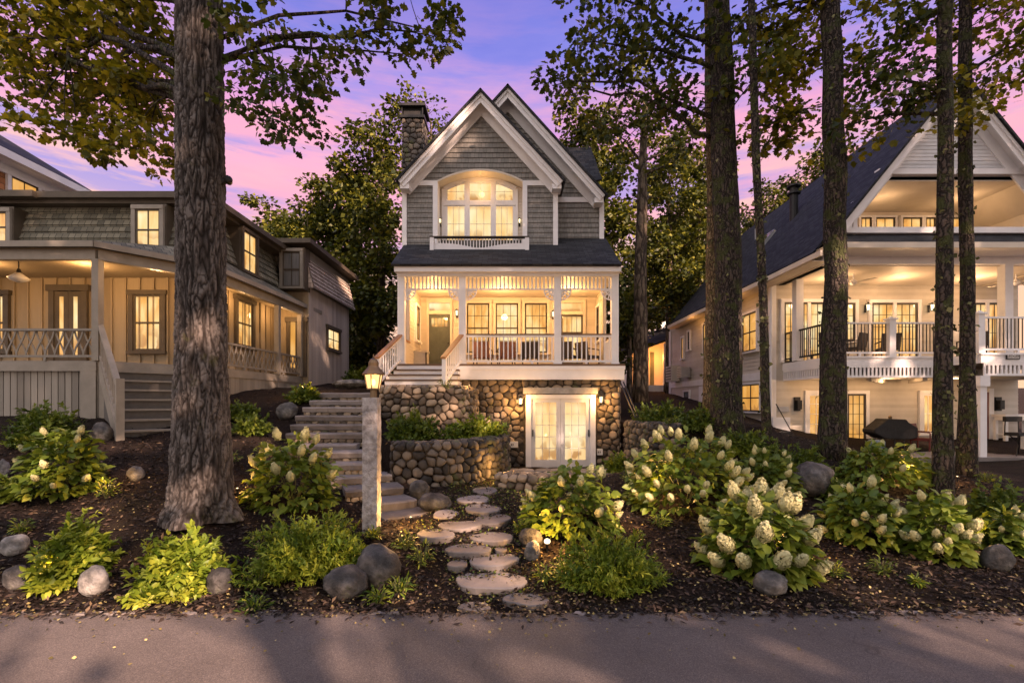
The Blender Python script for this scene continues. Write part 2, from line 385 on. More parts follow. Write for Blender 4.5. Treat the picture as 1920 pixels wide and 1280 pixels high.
MT['lichen'] = leafmat('lichen', [(.2,(.02,.024,.010)),(.5,(.075,.082,.032)),(.8,(.17,.175,.075)),(.95,(.30,.29,.17))], .1, .9)
# bark
def barkmat(name, c0, c1, c2, moss, sc, stretch=(1,1,.22), bstr=1.0, bd=.03, mossamt=(.55,.7)):
    m, t, b, tc = newmat(name); v = tc.outputs['Object']
    mp = t.n.new('ShaderNodeMapping'); mp.inputs['Scale'].default_value = stretch; t.link(v, mp.inputs[0])
    ad = t.n.new('ShaderNodeVectorMath'); ad.operation = 'ADD'; t.link(mp.outputs[0], ad.inputs[0])
    nz = t.n.new('ShaderNodeTexNoise'); nz.inputs['Scale'].default_value = sc*.5; t.link(v, nz.inputs['Vector'])
    sca = t.n.new('ShaderNodeVectorMath'); sca.operation = 'SCALE'; sca.inputs['Scale'].default_value = .12; t.link(nz.outputs['Color'], sca.inputs[0]); t.link(sca.outputs[0], ad.inputs[1])
    vo = t.n.new('ShaderNodeTexVoronoi'); vo.feature = 'DISTANCE_TO_EDGE'; vo.inputs['Scale'].default_value = sc; t.link(ad.outputs[0], vo.inputs['Vector'])
    fine = t.noise(v, sc*2.5, 6, .7, (1,1,.4)); lo = t.noise(v, 1.2, 4, .6)
    h = t.mul(t.ramp(vo.outputs['Distance'], [(0,(0,0,0)),(.25,(.8,.8,.8)),(.6,(1,1,1))]), t.mul(fine, .5), 'ADD')
    c = t.ramp(t.mul(h, t.mul(lo, .5), 'ADD'), [(.35, c0), (.95, c1), (1.0, c2)])
    c = t.mix(.35, c, t.ramp(fine, [(.35,(.02,.02,.02)),(.65,(.9,.9,.9))]), 'OVERLAY')
    g = t.ramp(t.noise(v, 3.5, 5, .7), [(mossamt[0],(0,0,0)),(mossamt[1],(1,1,1))]); c = t.mix(g, c, moss)
    t.link(c, b.inputs['Base Color']); b.inputs['Roughness'].default_value = .9; b.inputs['Specular IOR Level'].default_value = .2
    bp = t.new('ShaderNodeBump', Strength=bstr, Distance=bd); t.link(h, bp.inputs['Height']); t.link(bp.outputs[0], b.inputs['Normal'])
    return m
def platemat():
    m, t, b, tc = newmat('plated_bark'); v = tc.outputs['Object']; at = t.new('ShaderNodeAttribute', _attribute_name='rnd')
    fine = t.noise(v, 60, 5, .7, (1,1,.3)); mid = t.noise(v, 9, 5, .65, (1,1,.5)); h = t.mul(at.outputs['Fac'], t.mul(t.mul(fine, .8), .6, 'ADD'))
    c = t.ramp(h, [(.06,(.010,.008,.007)),(.3,(.028,.023,.021)),(.6,(.062,.056,.054)),(.95,(.145,.132,.126))])
    c = t.mix(t.ramp(mid, [(.42,(0,0,0)),(.7,(.75,.75,.75))]), c, t.ramp(h, [(.1,(.008,.007,.006)),(.8,(.055,.045,.04))]))
    c = t.mix(t.ramp(t.noise(v, 2.6, 5, .7), [(.60,(0,0,0)),(.74,(.8,.8,.8))]), c, (.07,.072,.025))
    t.link(c, b.inputs['Base Color']); b.inputs['Roughness'].default_value = .88; b.inputs['Specular IOR Level'].default_value = .25
    bp = t.new('ShaderNodeBump', Strength=.9, Distance=.012); t.link(fine, bp.inputs['Height']); t.link(bp.outputs[0], b.inputs['Normal']); return m
MT['bark_big'] = platemat()
MT['bark'] = barkmat('mossy_bark', (.006,.005,.005), (.038,.031,.028), (.075,.06,.052), (.05,.058,.022), 16, bstr=1, bd=.04, mossamt=(.50,.58))
MT['bark_lit'] = barkmat('lit_bark', (.03,.02,.012), (.15,.105,.06), (.22,.16,.09), (.10,.095,.03), 16, bstr=1, bd=.03)  # brighter copy of the bark: warm light on this trunk put into its tones
MT['bark_far'] = barkmat('far_bark', (.02,.015,.012), (.09,.07,.055), (.15,.12,.09), (.05,.05,.02), 6, bstr=.8, bd=.05)
# ground
def groundmat():
    m, t, b, tc = newmat('mulch'); v = tc.outputs['Object']
    a = t.noise(v, 1.1, 6, .6); f = t.noise(v, 38, 6, .75)
    c = t.ramp(f, [(.3,(.005,.0035,.003)),(.55,(.016,.010,.008)),(.75,(.042,.025,.018))])
    c = t.mix(t.ramp(a, [(.5,(0,0,0)),(.75,(1,1,1))]), c, t.ramp(f, [(.3,(.008,.006,.0035)),(.7,(.03,.021,.011))]))
    t.link(c, b.inputs['Base Color']); b.inputs['Roughness'].default_value = .95; b.inputs['Specular IOR Level'].default_value = .15
    bp = t.new('ShaderNodeBump', Strength=1.0, Distance=.04); t.link(f, bp.inputs['Height']); t.link(bp.outputs[0], b.inputs['Normal']); return m
MT['mulch'] = groundmat()
MT['litter'] = mat('leaf_litter', [(.2,(.06,.05,.015)),(.5,(.16,.125,.045)),(.85,(.36,.30,.13))], .85, scale=20, rnd=.8, bump=None)
MT['chip'] = mat('bark_chip', [(.15,(.007,.005,.004)),(.5,(.026,.016,.012)),(.78,(.065,.04,.027)),(.92,(.15,.105,.06))], .85, scale=20, rnd=.85, bump=None)
def asphalt():
    m, t, b, tc = newmat('asphalt'); v = tc.outputs['Object']
    f = t.noise(v, 110, 4, .8); g = t.noise(v, 1.5, 5, .6); st = t.noise(v, .35, 4, .6)
    c = t.ramp(f, [(.28,(.04,.035,.036)),(.5,(.10,.086,.083)),(.72,(.22,.185,.17))])
    c = t.mix(.35, c, t.ramp(g, [(.3,(.25,.25,.25)),(.7,(.7,.7,.7))]), 'OVERLAY')
    c = t.mix(t.ramp(st, [(.55,(0,0,0)),(.7,(.4,.4,.4))]), c, (.065,.055,.055))
    vo = t.n.new('ShaderNodeTexVoronoi'); vo.feature = 'DISTANCE_TO_EDGE'; vo.inputs['Scale'].default_value = .55
    wv = t.n.new('ShaderNodeVectorMath'); wv.operation = 'ADD'; nz = t.n.new('ShaderNodeTexNoise'); nz.inputs['Scale'].default_value = 1.6; t.link(v, nz.inputs['Vector']); t.link(v, wv.inputs[0]); t.link(nz.outputs['Color'], wv.inputs[1]); t.link(wv.outputs[0], vo.inputs['Vector'])
    cr = t.ramp(vo.outputs['Distance'], [(0,(.45,.45,.45)),(.0035,(0,0,0))]); c = t.mix(cr, c, (.03,.027,.027))
    t.link(c, b.inputs['Base Color']); b.inputs['Roughness'].default_value = .8; b.inputs['Specular IOR Level'].default_value = .3
    bp = t.new('ShaderNodeBump', Strength=.8, Distance=.012); t.link(f, bp.inputs['Height']); t.link(bp.outputs[0], b.inputs['Normal']); return m
MT['asphalt'] = asphalt()
# ---------------------------------------------------------------- sky, sun
SUN_AZ, SUN_EL = math.radians(38), math.radians(27)     # behind the camera, to its right
w = bpy.data.worlds.new('World'); SC.world = w; w.use_nodes = True; t = NT(w)
bg = t.n['Background']; tc = t.n.new('ShaderNodeTexCoord'); sp = t.n.new('ShaderNodeSeparateXYZ'); t.link(tc.outputs['Generated'], sp.inputs[0])
v = tc.outputs['Generated']
nlow = t.noise(v, 2.2, 5, .55, (1,1,3.2))
zz = t.mul(sp.outputs['Z'], t.mul(t.mul(nlow, -.5, 'ADD'), .26), 'ADD')
base = t.ramp(zz, [(0.0, S((255,205,165))), (.24, S((255,204,172))), (.35, S((252,196,190))), (.41, S((244,176,206))), (.47, S((222,156,216))), (.54, S((172,146,224))), (.61, S((130,130,222))), (.70, S((108,114,210))), (1.0, S((88,96,190)))])
cl = t.noise(v, 2.6, 8, .6, (1,1,7.0))
band = t.ramp(sp.outputs['Z'], [(.16,(.2,.2,.2)),(.30,(1,1,1)),(.48,(.9,.9,.9)),(.60,(.15,.15,.15)),(.7,(0,0,0))])
cm = t.mul(t.ramp(cl, [(.46,(0,0,0)),(.60,(1,1,1))]), band)
lav = t.mul(t.ramp(t.noise(v, 2.6, 7, .62, (1.2,1,9)), [(.46,(0,0,0)),(.56,(.85,.85,.85))]), t.ramp(sp.outputs['Z'], [(.2,(0,0,0)),(.34,(1,1,1)),(.5,(.7,.7,.7)),(.62,(0,0,0))]))
c1 = t.mix(lav, base, S((160,150,224)))
c2 = t.mix(t.mul(cm, .9), c1, S((255,176,198)))
sky = t.n.new('ShaderNodeTexSky'); sky.sky_type = 'NISHITA'; sky.sun_disc = False; sky.sun_elevation = math.radians(4); sky.sun_rotation = PI-SUN_AZ
sk = t.mix(1.0, c2, t.mix(1.0, sky.outputs[0], (.012,.012,.012), 'MULTIPLY'), 'ADD')
back = t.ramp(sp.outputs['Z'], [(0.0, (1.5,1.14,.90)), (.4, (1.7,1.46,1.37)), (.7, (1.6,1.46,1.53)), (1.0, (1.1,1.08,1.33))])
fb = t.ramp(t.mul(t.mul(sp.outputs['Y'], -.5), .5, 'ADD'), [(.30,(0,0,0)),(.62,(1,1,1))])
sk = t.mix(fb, sk, back)          # the western half of the sky, behind the viewpoint, still glows from the sunset
t.link(sk, bg.inputs['Color']); bg.inputs['Strength'].default_value = 1.0/KEXP
SC.view_settings.view_transform = 'Standard'; SC.view_settings.look = 'None'; SC.view_settings.exposure = math.log2(KEXP)+.14; SC.view_settings.gamma = 1
sun = bpy.data.objects.new('sun', bpy.data.lights.new('sun', 'SUN')); COL.objects.link(sun)
sd = Vector((math.sin(SUN_AZ)*math.cos(SUN_EL), -math.cos(SUN_AZ)*math.cos(SUN_EL), math.sin(SUN_EL)))
sun.rotation_euler = sd.to_track_quat('Z', 'Y').to_euler(); sun.data.energy = 5.0; sun.data.angle = math.radians(.5); sun.data.color = (1, .64, .46)
def lamp(name, loc, power, col=(1,.46,.12), r=.08):
    l = bpy.data.lights.new(name, 'POINT'); l.energy = power*1.15/KEXP; l.color = col; l.shadow_soft_size = r
    o = bpy.data.objects.new(name, l); COL.objects.link(o); o.location = loc; return o
# ---------------------------------------------------------------- terrain
EDGE = 4.8
pts = []
for x in np.arange(-9, 9.1, 1.5): pts += [(x, 4.75, 0.0), (x, 4.3, -.02)]
def gp(px, py, D): p = P(px, py, D); pts.append((p.x, p.y, p.z))
for a in [(120,1090,5.5),(30,1020,6.0),(300,1110,5.35),(560,1075,5.7),(110,925,7.5),(250,900,7.6),(375,965,6.6),(240,832,8.9),(330,835,9.6),(90,800,9.9),(10,830,9.0),
          (480,800,10.0),(500,860,8.7),(550,950,7.3),(470,950,7.0),(700,985,6.6),(660,1060,5.7),(640,1100,5.45),(740,1110,5.4),(600,742,12.5),(520,752,12.3),(460,775,11.2),(590,728,16.5),(660,716,21.0),
          (780,1040,6.0),(920,1090,5.5),(990,1128,5.05),(830,1000,6.5),(930,1000,6.7),(880,938,8.3),(960,893,11.0),(1050,879,14.3),(980,876,14.3),(1140,876,14.2),(900,905,10.0),(830,945,8.0),
          (1010,1010,6.6),(1070,992,6.7),(1140,1092,5.5),(1250,1060,5.8),(1285,945,7.9),(1420,1070,5.9),(1300,1100,5.3),(1445,1105,5.3),(1610,1012,6.7),(1750,1045,6.3),(1870,1060,6.0),
          (1600,1095,5.4),(1800,1100,5.35),(1910,1090,5.45),(1765,942,8.1),(1808,893,9.5),(1560,852,10.2),(1365,818,10.4),(1437,842,10.0),(1500,905,8.6),(1700,905,8.8),(1660,862,12.6),(1700,858,15.0),(1850,858,15.0),(1900,858,14.6),(1950,930,9.0),
          (1180,880,11.5),(1220,865,11.5),(1300,790,13.5),(1250,790,14.2),(1400,795,15.5),(1250,758,19.0),(1200,752,19.0),(1320,772,18.0),(1150,760,19.0),(1440,800,17.0),(1520,845,14.5),(1600,856,15.2)]: gp(*a)
STEP_D = [7.4+.42*k for k in range(13)]; STEP_D[10] = 11.45; STEP_D[11] = 11.9; STEP_D[12] = 12.35
STEP_PX = [((722,973),(812,959)),((705,945),(783,935)),((648,920),(757,912)),((620,897),(735,889)),((618,870),(695,869)),((594,848),(690,847)),((560,834),(668,833)),((535,812.5),(684,812)),((543,796),(690,795)),((553,779),(692,778)),((567,763),(695,763)),((580,750),(700,750)),((597,736),(705,736))]
STEPS = []
for k in range(13):
    (ax, ay), (bx, by) = STEP_PX[k]; a = P(ax, ay, STEP_D[k])
    Db = (EYE-a.z)*FPX/(by-HY) if abs(by-HY) > 40 else STEP_D[k]
    b = P(bx, by, Db); b.z = a.z; STEPS.append((a, b))
    m = (a+b)/2; pts.append((m.x, m.y+.25, m.z-.14)); pts.append((a.x-.35, a.y+.2, a.z-.12))
for x, y, z in [(-30,20,3.6),(-30,10,2.0),(-12,22,3.2),(-14,12.5,2.2),(-15,8,1.2),(0,28,3.0),(-4,18,2.6),(4.4,17,1.9),(12,34,3.0),(30,20,.9),(20,10,.6),(30,40,3.0),(-10,45,4.2),(10,60,4.5),(-30,60,5),(30,60,4)]: pts.append((x,y,z))
PA = np.array(pts); n = len(PA); NPT = n
def _tps(d): return np.where(d > 1e-9, d*d*np.log(np.maximum(d, 1e-9)), 0)
K = _tps(np.linalg.norm(PA[:,None,:2]-PA[None,:,:2], axis=2))+np.eye(n)*.35
A = np.zeros((n+3, n+3)); A[:n,:n] = K; A[:n,n] = 1; A[:n,n+1:] = PA[:,:2]; A[n,:n] = 1; A[n+1:,:n] = PA[:,:2].T
WT = np.linalg.solve(A, np.concatenate([PA[:,2], np.zeros(3)]))
# the two planted terraces held up by the stone walls left of the basement door
WALL_LOW = [(-2.36,9.35),(-1.9,9.3),(-1.35,9.5),(-.8,10.0),(-.42,10.7),(-.22,11.6),(-.16,12.6),(-.3,13.6),(-.55,14.45)]
WALL_UP = [(-3.35,12.2),(-2.6,12.05),(-1.85,12.1),(-1.35,12.4),(-1.12,12.95),(-1.1,13.6),(-1.1,14.5)]
WALL_R = [(3.45,14.4),(3.4,13.4),(3.62,12.4),(4.1,11.6)]
Z_LOW, Z_UP, Z_R = 1.27, 2.46, 1.5
POLY_LOW = WALL_LOW+[(-1.0,14.8),(-3.0,12.6),(-2.9,11.2),(-2.75,10.2)]
POLY_UP = WALL_UP+[(-1.1,20),(-6.0,20),(-5.2,13.5),(-3.6,12.35)]
POLY_R = WALL_R+[(6.5,11.9),(7.5,14),(7,19),(3.3,19)]
def inside(poly, x, y):
    c = np.zeros(x.shape, bool); n = len(poly)
    for i in range(n):
        (x0,y0),(x1,y1) = poly[i], poly[(i+1) % n]
        if y0 == y1: continue
        h = ((y0 > y) != (y1 > y)) & (x < (x1-x0)*(y-y0)/(y1-y0)+x0); c ^= h
    return c
def height(x, y):
    x = np.atleast_1d(np.asarray(x, float)); y = np.atleast_1d(np.asarray(y, float))
    sh = x.shape; x = x.ravel(); y = y.ravel(); z = np.empty(len(x))
    xc = np.clip(x, -32, 32); yc = np.clip(y, 3, 62)
    for i in range(0, len(x), 20000):
        s = slice(i, i+20000); d = np.hypot(xc[s,None]-PA[None,:,0], yc[s,None]-PA[None,:,1])
        z[s] = _tps(d)@WT[:NPT]+WT[NPT]+WT[NPT+1]*xc[s]+WT[NPT+2]*yc[s]
    k = np.clip((y-EDGE+.05)/.5, 0, 1); z = np.where(y < EDGE+.45, np.clip(z, -.03, .15)*k+(-.03)*(1-k), z)
    z = np.clip(z, -.03, 5)
    z = np.where(inside(POLY_LOW, x, y), Z_LOW, z); z = np.where(inside(POLY_UP, x, y), Z_UP, z)
    pr = inside(POLY_R, x, y); z = np.where(pr, np.maximum(z, Z_R), z)
    return z.reshape(sh)
def hz(x, y): return float(height([x], [y])[0])
def G(px, py, lo=3.0, hi=34.0):
    """where the view ray of a photograph pixel meets the ground"""
    D = np.arange(lo, hi, .02); z = EYE+(HY-py)/FPX*D; g = height((px-CX)/FPX*D, D)
    i = np.argmax(z <= g+1e-3); D = D[i] if z[i] <= g[i]+1e-3 else hi
    return Vector((X(px, D), D, hz(X(px, D), D)))
xs = np.unique(np.concatenate([np.arange(-11, 11, .09), np.arange(-34, -11, .5), np.arange(11, 34, .5), np.array([-160,-110,-70,-45,45,70,110,160])]))
ys = np.unique(np.concatenate([np.array([-160,-90,-40,-15,0,3]), np.arange(4.4, 15.5, .09), np.arange(15.5, 60, .6), np.array([70,90,120,160])]))
gx, gy = np.meshgrid(xs, ys); gz = height(gx, gy)
rough = np.array([mnoise.fractal(Vector((a*1.7, b*1.7, 0)), .9, 2, 4) for a, b in zip(gx.ravel(), gy.ravel())]).reshape(gx.shape)
gz = gz+np.where((gy > EDGE+.05) & (gy < 40), .035*rough, 0)
flat_patio = (np.abs(gx-1.2) < 2.4) & (gy > 11.5) & (gy < 14.6); gz = np.where(flat_patio, np.minimum(gz, .17), gz)
house = (gx > -3.2) & (gx < 3.2) & (gy > 14.75) & (gy < 26); gz = np.where(house, np.minimum(gz, .05), gz)
V = np.stack([gx, gy, gz], -1).reshape(-1, 3); nx, ny = len(xs), len(ys)
ii = (np.arange(ny-1)[:,None]*nx+np.arange(nx-1)[None,:]).ravel(); F4 = np.stack([ii, ii+1, ii+nx+1, ii+nx], 1)
ground = mesh_np('ground', V, F4.ravel(), np.full(len(F4), 4), np.full(len(F4), .5), MT['mulch'], smooth=True); kind(ground, 'structure')
# road: one sheet with a slightly ragged edge against the mulch
m = MB(); N = 240
top = [(-60+120*i/N, EDGE+.03*mnoise.noise(Vector((i*1.3,0,0)))+.025*mnoise.noise(Vector((i*4.1,2,0))), .004) for i in range(N+1)]
m.face([(-60,-9,.004),(60,-9,.004)]+top[::-1]); kind(m.build('road', MT['asphalt']), 'structure')
# broken stone edging lying along the road
rg = random.Random(5); m = MB(); x = -5.6
while x < 5.6:
    L = rg.uniform(.06, .30)
    if rg.random() < .5:
        m.r = rg.random(); a = rg.uniform(-.06,.06)
        o = [(x+L*u+rg.uniform(-.015,.015), EDGE-.02+a*.3+wv+rg.uniform(-.012,.012)) for u, wv in ((0,-.01),(.3,-.03),(.7,-.025),(1,-.0),(1,.025),(.6,.035),(.2,.03))]
        n0 = len(o); m.add([(p[0],p[1],-.02) for p in o]+[(p[0],p[1],.010+.012*rg.random()) for p in o], [[n0+k for k in range(n0)]]+[(k,(k+1) % n0,n0+(k+1) % n0,n0+k) for k in range(n0)])
    x += L+rg.uniform(.01,.08)
kind(m.build('road_edge_stones', MT['edge']), 'structure')
# mulch chips and fallen leaf litter: nobody could count them
nC = 42000
cx = RNG.uniform(-10, 10, nC); cy = EDGE-.06+RNG.beta(1, 2.6, nC)*9.5; cy[:1500] = EDGE-RNG.beta(1, 4, 1500)*.35
ok = (np.abs(cx) < .9*cy+3); cx, cy = cx[ok], cy[ok]
cz = height(cx, cy); keep = ~((cy > 11.3) & (np.abs(cx-1) < 2.6)); cx, cy, cz = cx[keep], cy[keep], cz[keep]
ax = np.stack([RNG.normal(size=len(cx)), RNG.normal(size=len(cx)), RNG.normal(0,.22,len(cx))], 1)
rn = RNG.random(len(cx))**1.3
chips = leaves('mulch_chips', np.stack([cx, cy, np.maximum(cz,0)+.022], 1), ax, RNG.uniform(.03,.10,len(cx)), 'quad', MT['chip'], width=.45, rnd=rn); kind(chips, 'stuff')
nC = 3200
cx = RNG.uniform(-6, 6, nC); cy = EDGE-.05+RNG.beta(1, 3, nC)*5; cy[:420] = EDGE-RNG.beta(1, 5, 420)*1.6; cz = height(cx, cy)
k2 = leaves('leaf_litter', np.stack([cx, cy, np.maximum(cz,0)+.03], 1), np.stack([RNG.normal(size=nC), RNG.normal(size=nC), RNG.normal(0,.3,nC)], 1), RNG.uniform(.018,.042,nC), 'quad', MT['litter'], rnd=RNG.random(nC)); kind(k2, 'stuff')
# ---------------------------------------------------------------- window / door helpers
XV, YV = Vector((1,0,0)), Vector((0,1,0))
def window(house, O, U, N, w, h, fw=.10, frame='white', sash='sash', pane='lit', cols=2, rows=2, split=True, depth=.07, sill=True, head=.0, mun=.018, name='window', sw=.045, up=None, cap=0):
    """O = bottom centre of the opening on the wall; the casing stands proud of the wall"""
    O = Vector(O); V = ZV if up is None else up
    m = MB(); hw = w/2
    def bx(u0, u1, v0, v1, n0, n1): m.obox(O+U*(u0+u1)/2+V*(v0+v1)/2+N*(n0+n1)/2, U*(u1-u0)/2, V*(v1-v0)/2, N*(n1-n0)/2)
    if fw:
        m.r = .5
        bx(-hw-fw, -hw, 0, h, -.02, depth); bx(hw, hw+fw, 0, h, -.02, depth); bx(-hw-fw-cap, hw+fw+cap, h, h+fw+head, -.02, depth+.012+cap*.3)
        if sill: bx(-hw-fw-.03, hw+fw+.03, -fw*.7, 0, -.02, depth+.04)
    f = m.build(name, MT[frame], house)
    m = MB()
    if sash:
        bx(-hw, -hw+sw, 0, h, -.02, depth-.025); bx(hw-sw, hw, 0, h, -.02, depth-.025); bx(-hw+sw, hw-sw, 0, sw*1.2, -.02, depth-.025); bx(-hw+sw, hw-sw, h-sw, h, -.02, depth-.025)
        if split: bx(-hw+sw, hw-sw, h*.5-sw*.5, h*.5+sw*.5, -.02, depth-.02)
        for i in range(1, cols): u = -hw+w*i/cols; bx(u-mun/2, u+mun/2, sw*1.2, h-sw, -.02, depth-.035)
        for j in range(1, rows): 
            v = h*j/rows
            if split and abs(v-h*.5) < .05: continue
            bx(-hw+sw, hw-sw, v-mun/2, v+mun/2, -.02, depth-.0365)
        m.build('sash', MT[sash], f)
    m = MB(); bx(-hw+.01, hw-.01, .01, h-.01, -.02, .012); m.build('pane', MT[pane], f)
    return f
def lantern(house, O, N, s=.3, name='wall_lantern', glass='lamp'):
    O = Vector(O); c = O+N*(.14*s/.3); m = MB()
    m.bar(O+ZV*.12, O-ZV*.16, .07, .02, up=N); m.bar(O+ZV*s*.5, c+ZV*s*.55, .02, .02)
    m.lathe(c, [(.001,s*.62),(.03,s*.56),(s*.26,s*.36),(s*.27,s*.33)], 6); m.lathe(c, [(s*.14,-s*.40),(s*.18,-s*.34),(s*.05,-s*.5)][:2], 6)
    for k in range(6):
        a = PI/3*k; m.bar(c+Vector((s*.22*math.cos(a), s*.22*math.sin(a), s*.34)), c+Vector((s*.16*math.cos(a), s*.16*math.sin(a), -s*.35)), .012, .012)
    l = m.build(name, MT['black'], house)
    g = MB(); g.lathe(c, [(s*.145,-s*.33),(s*.2,s*.33)], 6); g.build('lamp_glass', MT[glass], l); return l
def baluster_rail(house, p, q, h, top='deckwood', white='white', n=None, bw=.035, name='railing', gap=.134, low=.09, topw=.09):
    p, q = Vector(p), Vector(q); L = (q-p).length; m = MB()
    m.bar(p+ZV*(h-.07), q+ZV*(h-.07), .05, .06); m.bar(p+ZV*low, q+ZV*low, .05, .06)
    n = n or max(2, round(L/gap))
    for i in range(n):
        a = p+(q-p)*((i+.5)/n); m.bar(a+ZV*(low+.025), a+ZV*(h-.1), bw, bw, up=(q-p).normalized())
    for i in range(max(1, round(L/1.2))): a = p+(q-p)*((i+.5)/max(1, round(L/1.2))); m.bar(a, a+ZV*(low-.02), .06, .06, up=(q-p).normalized())
    r = m.build(name, MT[white], house)
    m = MB(); m.bar(p+ZV*(h-.02), q+ZV*(h-.02), topw, .035); m.build('handrail', MT[top], r); return r
# ================================================================ the grey shingled cottage in the middle
CH = thing('cottage', 'grey shingled two gable cottage with white porch above a cobblestone basement', 'house', (0,14.5,.12))
N_ = Vector((0,-1,0)); s0 = FPX/14.5
# basement wall of field stone
m = MB(); m.box(-3.46,3.28,14.62,26,-.1,2.82); wall0 = m.build('wall', MT['mortar'], CH)
def mp(u, v, d): return Vector((-1.62+u, 14.62-d, .05+v))
m = MB(); stones(m, 4.9, 2.76, .20, mp, .07, seed=3, gap=.955, hole=(1.62+.36,1.62+2.58,-1,2.24)); m.build('stone_facing', MT['stone'], CH, smooth=True)
def mp2(u, v, d): return Vector((3.28+d*.6, 14.6+u, .05+v))
m = MB(); stones(m, 3.0, 2.76, .21, mp2, .07, seed=9); m.build('stone_facing', MT['stone'], CH, smooth=True)
m = MB(); m.box(X(981,14.4),X(1121,14.4),14.42,14.7,Z(738,14.42),Z(726.5,14.42)); m.build('lintel', MT['lintel'], CH)
# patio door: frame, two leaves
x0, x1 = X(986,14.45), X(1117,14.45); zb, zt = .14, Z(739.5,14.45)
m = MB(); m.box(x0,x0+.16,14.46,14.66,zb,zt); m.box(x1-.16,x1,14.46,14.66,zb,zt); m.box(x0+.16,x1-.16,14.462,14.66,zt-.11,zt); m.box(x0-.02,x1+.02,14.42,14.66,zb-.06,zb)
pd = m.build('patio_door', MT['white'], CH)
lw = (x1-x0-.32)/2
for k in range(2):
    a = x0+.16+k*lw; b = a+lw; m = MB(); st = .13
    m.box(a+.003,a+st,14.50,14.58,zb,zt-.11); m.box(b-st,b-.003,14.50,14.58,zb,zt-.11); m.box(a+st,b-st,14.50,14.58,zt-.11-.12,zt-.112); m.box(a+st,b-st,14.50,14.58,zb+.002,zb+.24)
    lf = m.build('door_leaf', MT['clapw'], pd)
    m = MB(); ga, gb, gc, gd = a+st, b-st, zb+.24, zt-.23
    m.box(ga,gb,14.555,14.57,gc,gd); m.build('pane', MT['litw'], pd)
    m = MB()
    for i in (1,2): u = ga+(gb-ga)*i/3; m.box(u-.008,u+.008,14.535,14.554,gc,gd)
    for j in range(1,5): v = gc+(gd-gc)*j/5; m.box(ga,gb,14.537,14.553,v-.008,v+.008)
    m.build('muntins', MT['plastic_white'], pd)
    m = MB(); hx = b-.05 if k else a+.05; m.box(hx-.015,hx+.015,14.44,14.50,zb+.95,zb+1.15); m.build('handle', MT['black'], pd)
for px_, py_ in ((976,752),(1126,749)): 
    lantern(CH, (X(px_,14.5),14.5,Z(py_,14.5)), N_, .26)
    lamp('lantern_light', (X(px_,14.3),14.22,Z(py_+2,14.3)), 44, (1,.50,.15), r=.05)
for px_, py_, w_ in ((962,833,.30),(1125,847,.16)):
    m = MB(); c = P(px_,py_,14.48); m.box(c.x-w_/2,c.x+w_/2,14.46,14.6,c.z-.09,c.z+.09); ob = m.build('outlet_box', MT['plastic_white'], CH)
    m = MB(); 
    for dx in (-.05,.0): m.box(c.x+dx-.012,c.x+dx+.012,14.45,14.47,c.z-.03,c.z+.03)
    m.build('socket', MT['black'], ob)
# porch deck
PX0, PX1, ZF = -3.46, 3.40, 3.27
m = MB(); m.box(PX0,PX1,14.4,17.6,ZF-.06,ZF); m.build('porch_floor', MT['deckwood'], CH)
m = MB(); m.box(PX0+.02,PX1-.02,14.42,14.50,2.80,ZF-.062); m.box(PX0,PX1,14.40,14.50,3.10,ZF-.063); m.box(PX1-.1,PX1-.02,14.5,17.6,2.8,ZF-.062); m.build('skirt_board', MT['white'], CH)
ZB = Z(519,14.5)
for px_ in (752.5,867,1045.5,1153):
    x = X(px_,14.5); m = MB(); m.box(x-.105,x+.105,14.45,14.66,ZF,ZB); m.box(x-.125,x+.125,14.43,14.68,ZF,ZF+.05); m.build('porch_post', MT['white'], CH)
m = MB(); m.box(X(745,14.45),X(1160,14.45),14.42,14.68,ZB,6.14); m.box(X(741,14.4),X(1163,14.4),14.26,14.70,6.00,6.17); m.build('frieze_beam', MT['white'], CH)
# spindle work and corner brackets in each bay
for a, b in ((760,859.5),(874.5,1039),(1052,1146.5)):
    xa, xb = X(a,14.5), X(b,14.5); zt_, zb_ = ZB, Z(541,14.5); m = MB()
    m.box(xa,xb,14.53,14.57,zb_-.03,zb_+.012); nn = round((xb-xa)/.118)
    for i in range(nn): u = xa+(xb-xa)*(i+.5)/nn; m.box(u-.024,u+.024,14.54,14.56,zb_+.012,zt_)
    m.build('spindle_frieze', MT['white'], CH)
    for sx, cx_ in ((1,xa),(-1,xb)):
        m = MB(); R = .30; z1 = zb_-.03
        m.box(min(cx_,cx_+sx*R),max(cx_,cx_+sx*R),14.53,14.57,z1-.03,z1); m.box(min(cx_,cx_+sx*.03),max(cx_,cx_+sx*.03),14.53,14.57,z1-R,z1-.03)
        for RR in (R, R*.55):
            ar = [Vector((cx_+sx*RR*math.cos(q*PI/16), 14.55, z1-RR*math.sin(q*PI/16))) for q in range(9)]
            for p_, q_ in zip(ar, ar[1:]): m.bar(p_, q_, .035, .03, up=YV)
        for q in (.22,.5,.78): m.bar((cx_,14.55,z1), (cx_+sx*R*math.cos(q*PI/2),14.55,z1-R*math.sin(q*PI/2)), .03, .022, up=YV)
        m.build('corner_bracket', MT['white'], CH)
m = MB(); m.box(-3.4,3.2,14.7,17.6,5.96,6.0); m.build('porch_ceiling', MT['cream'], CH)
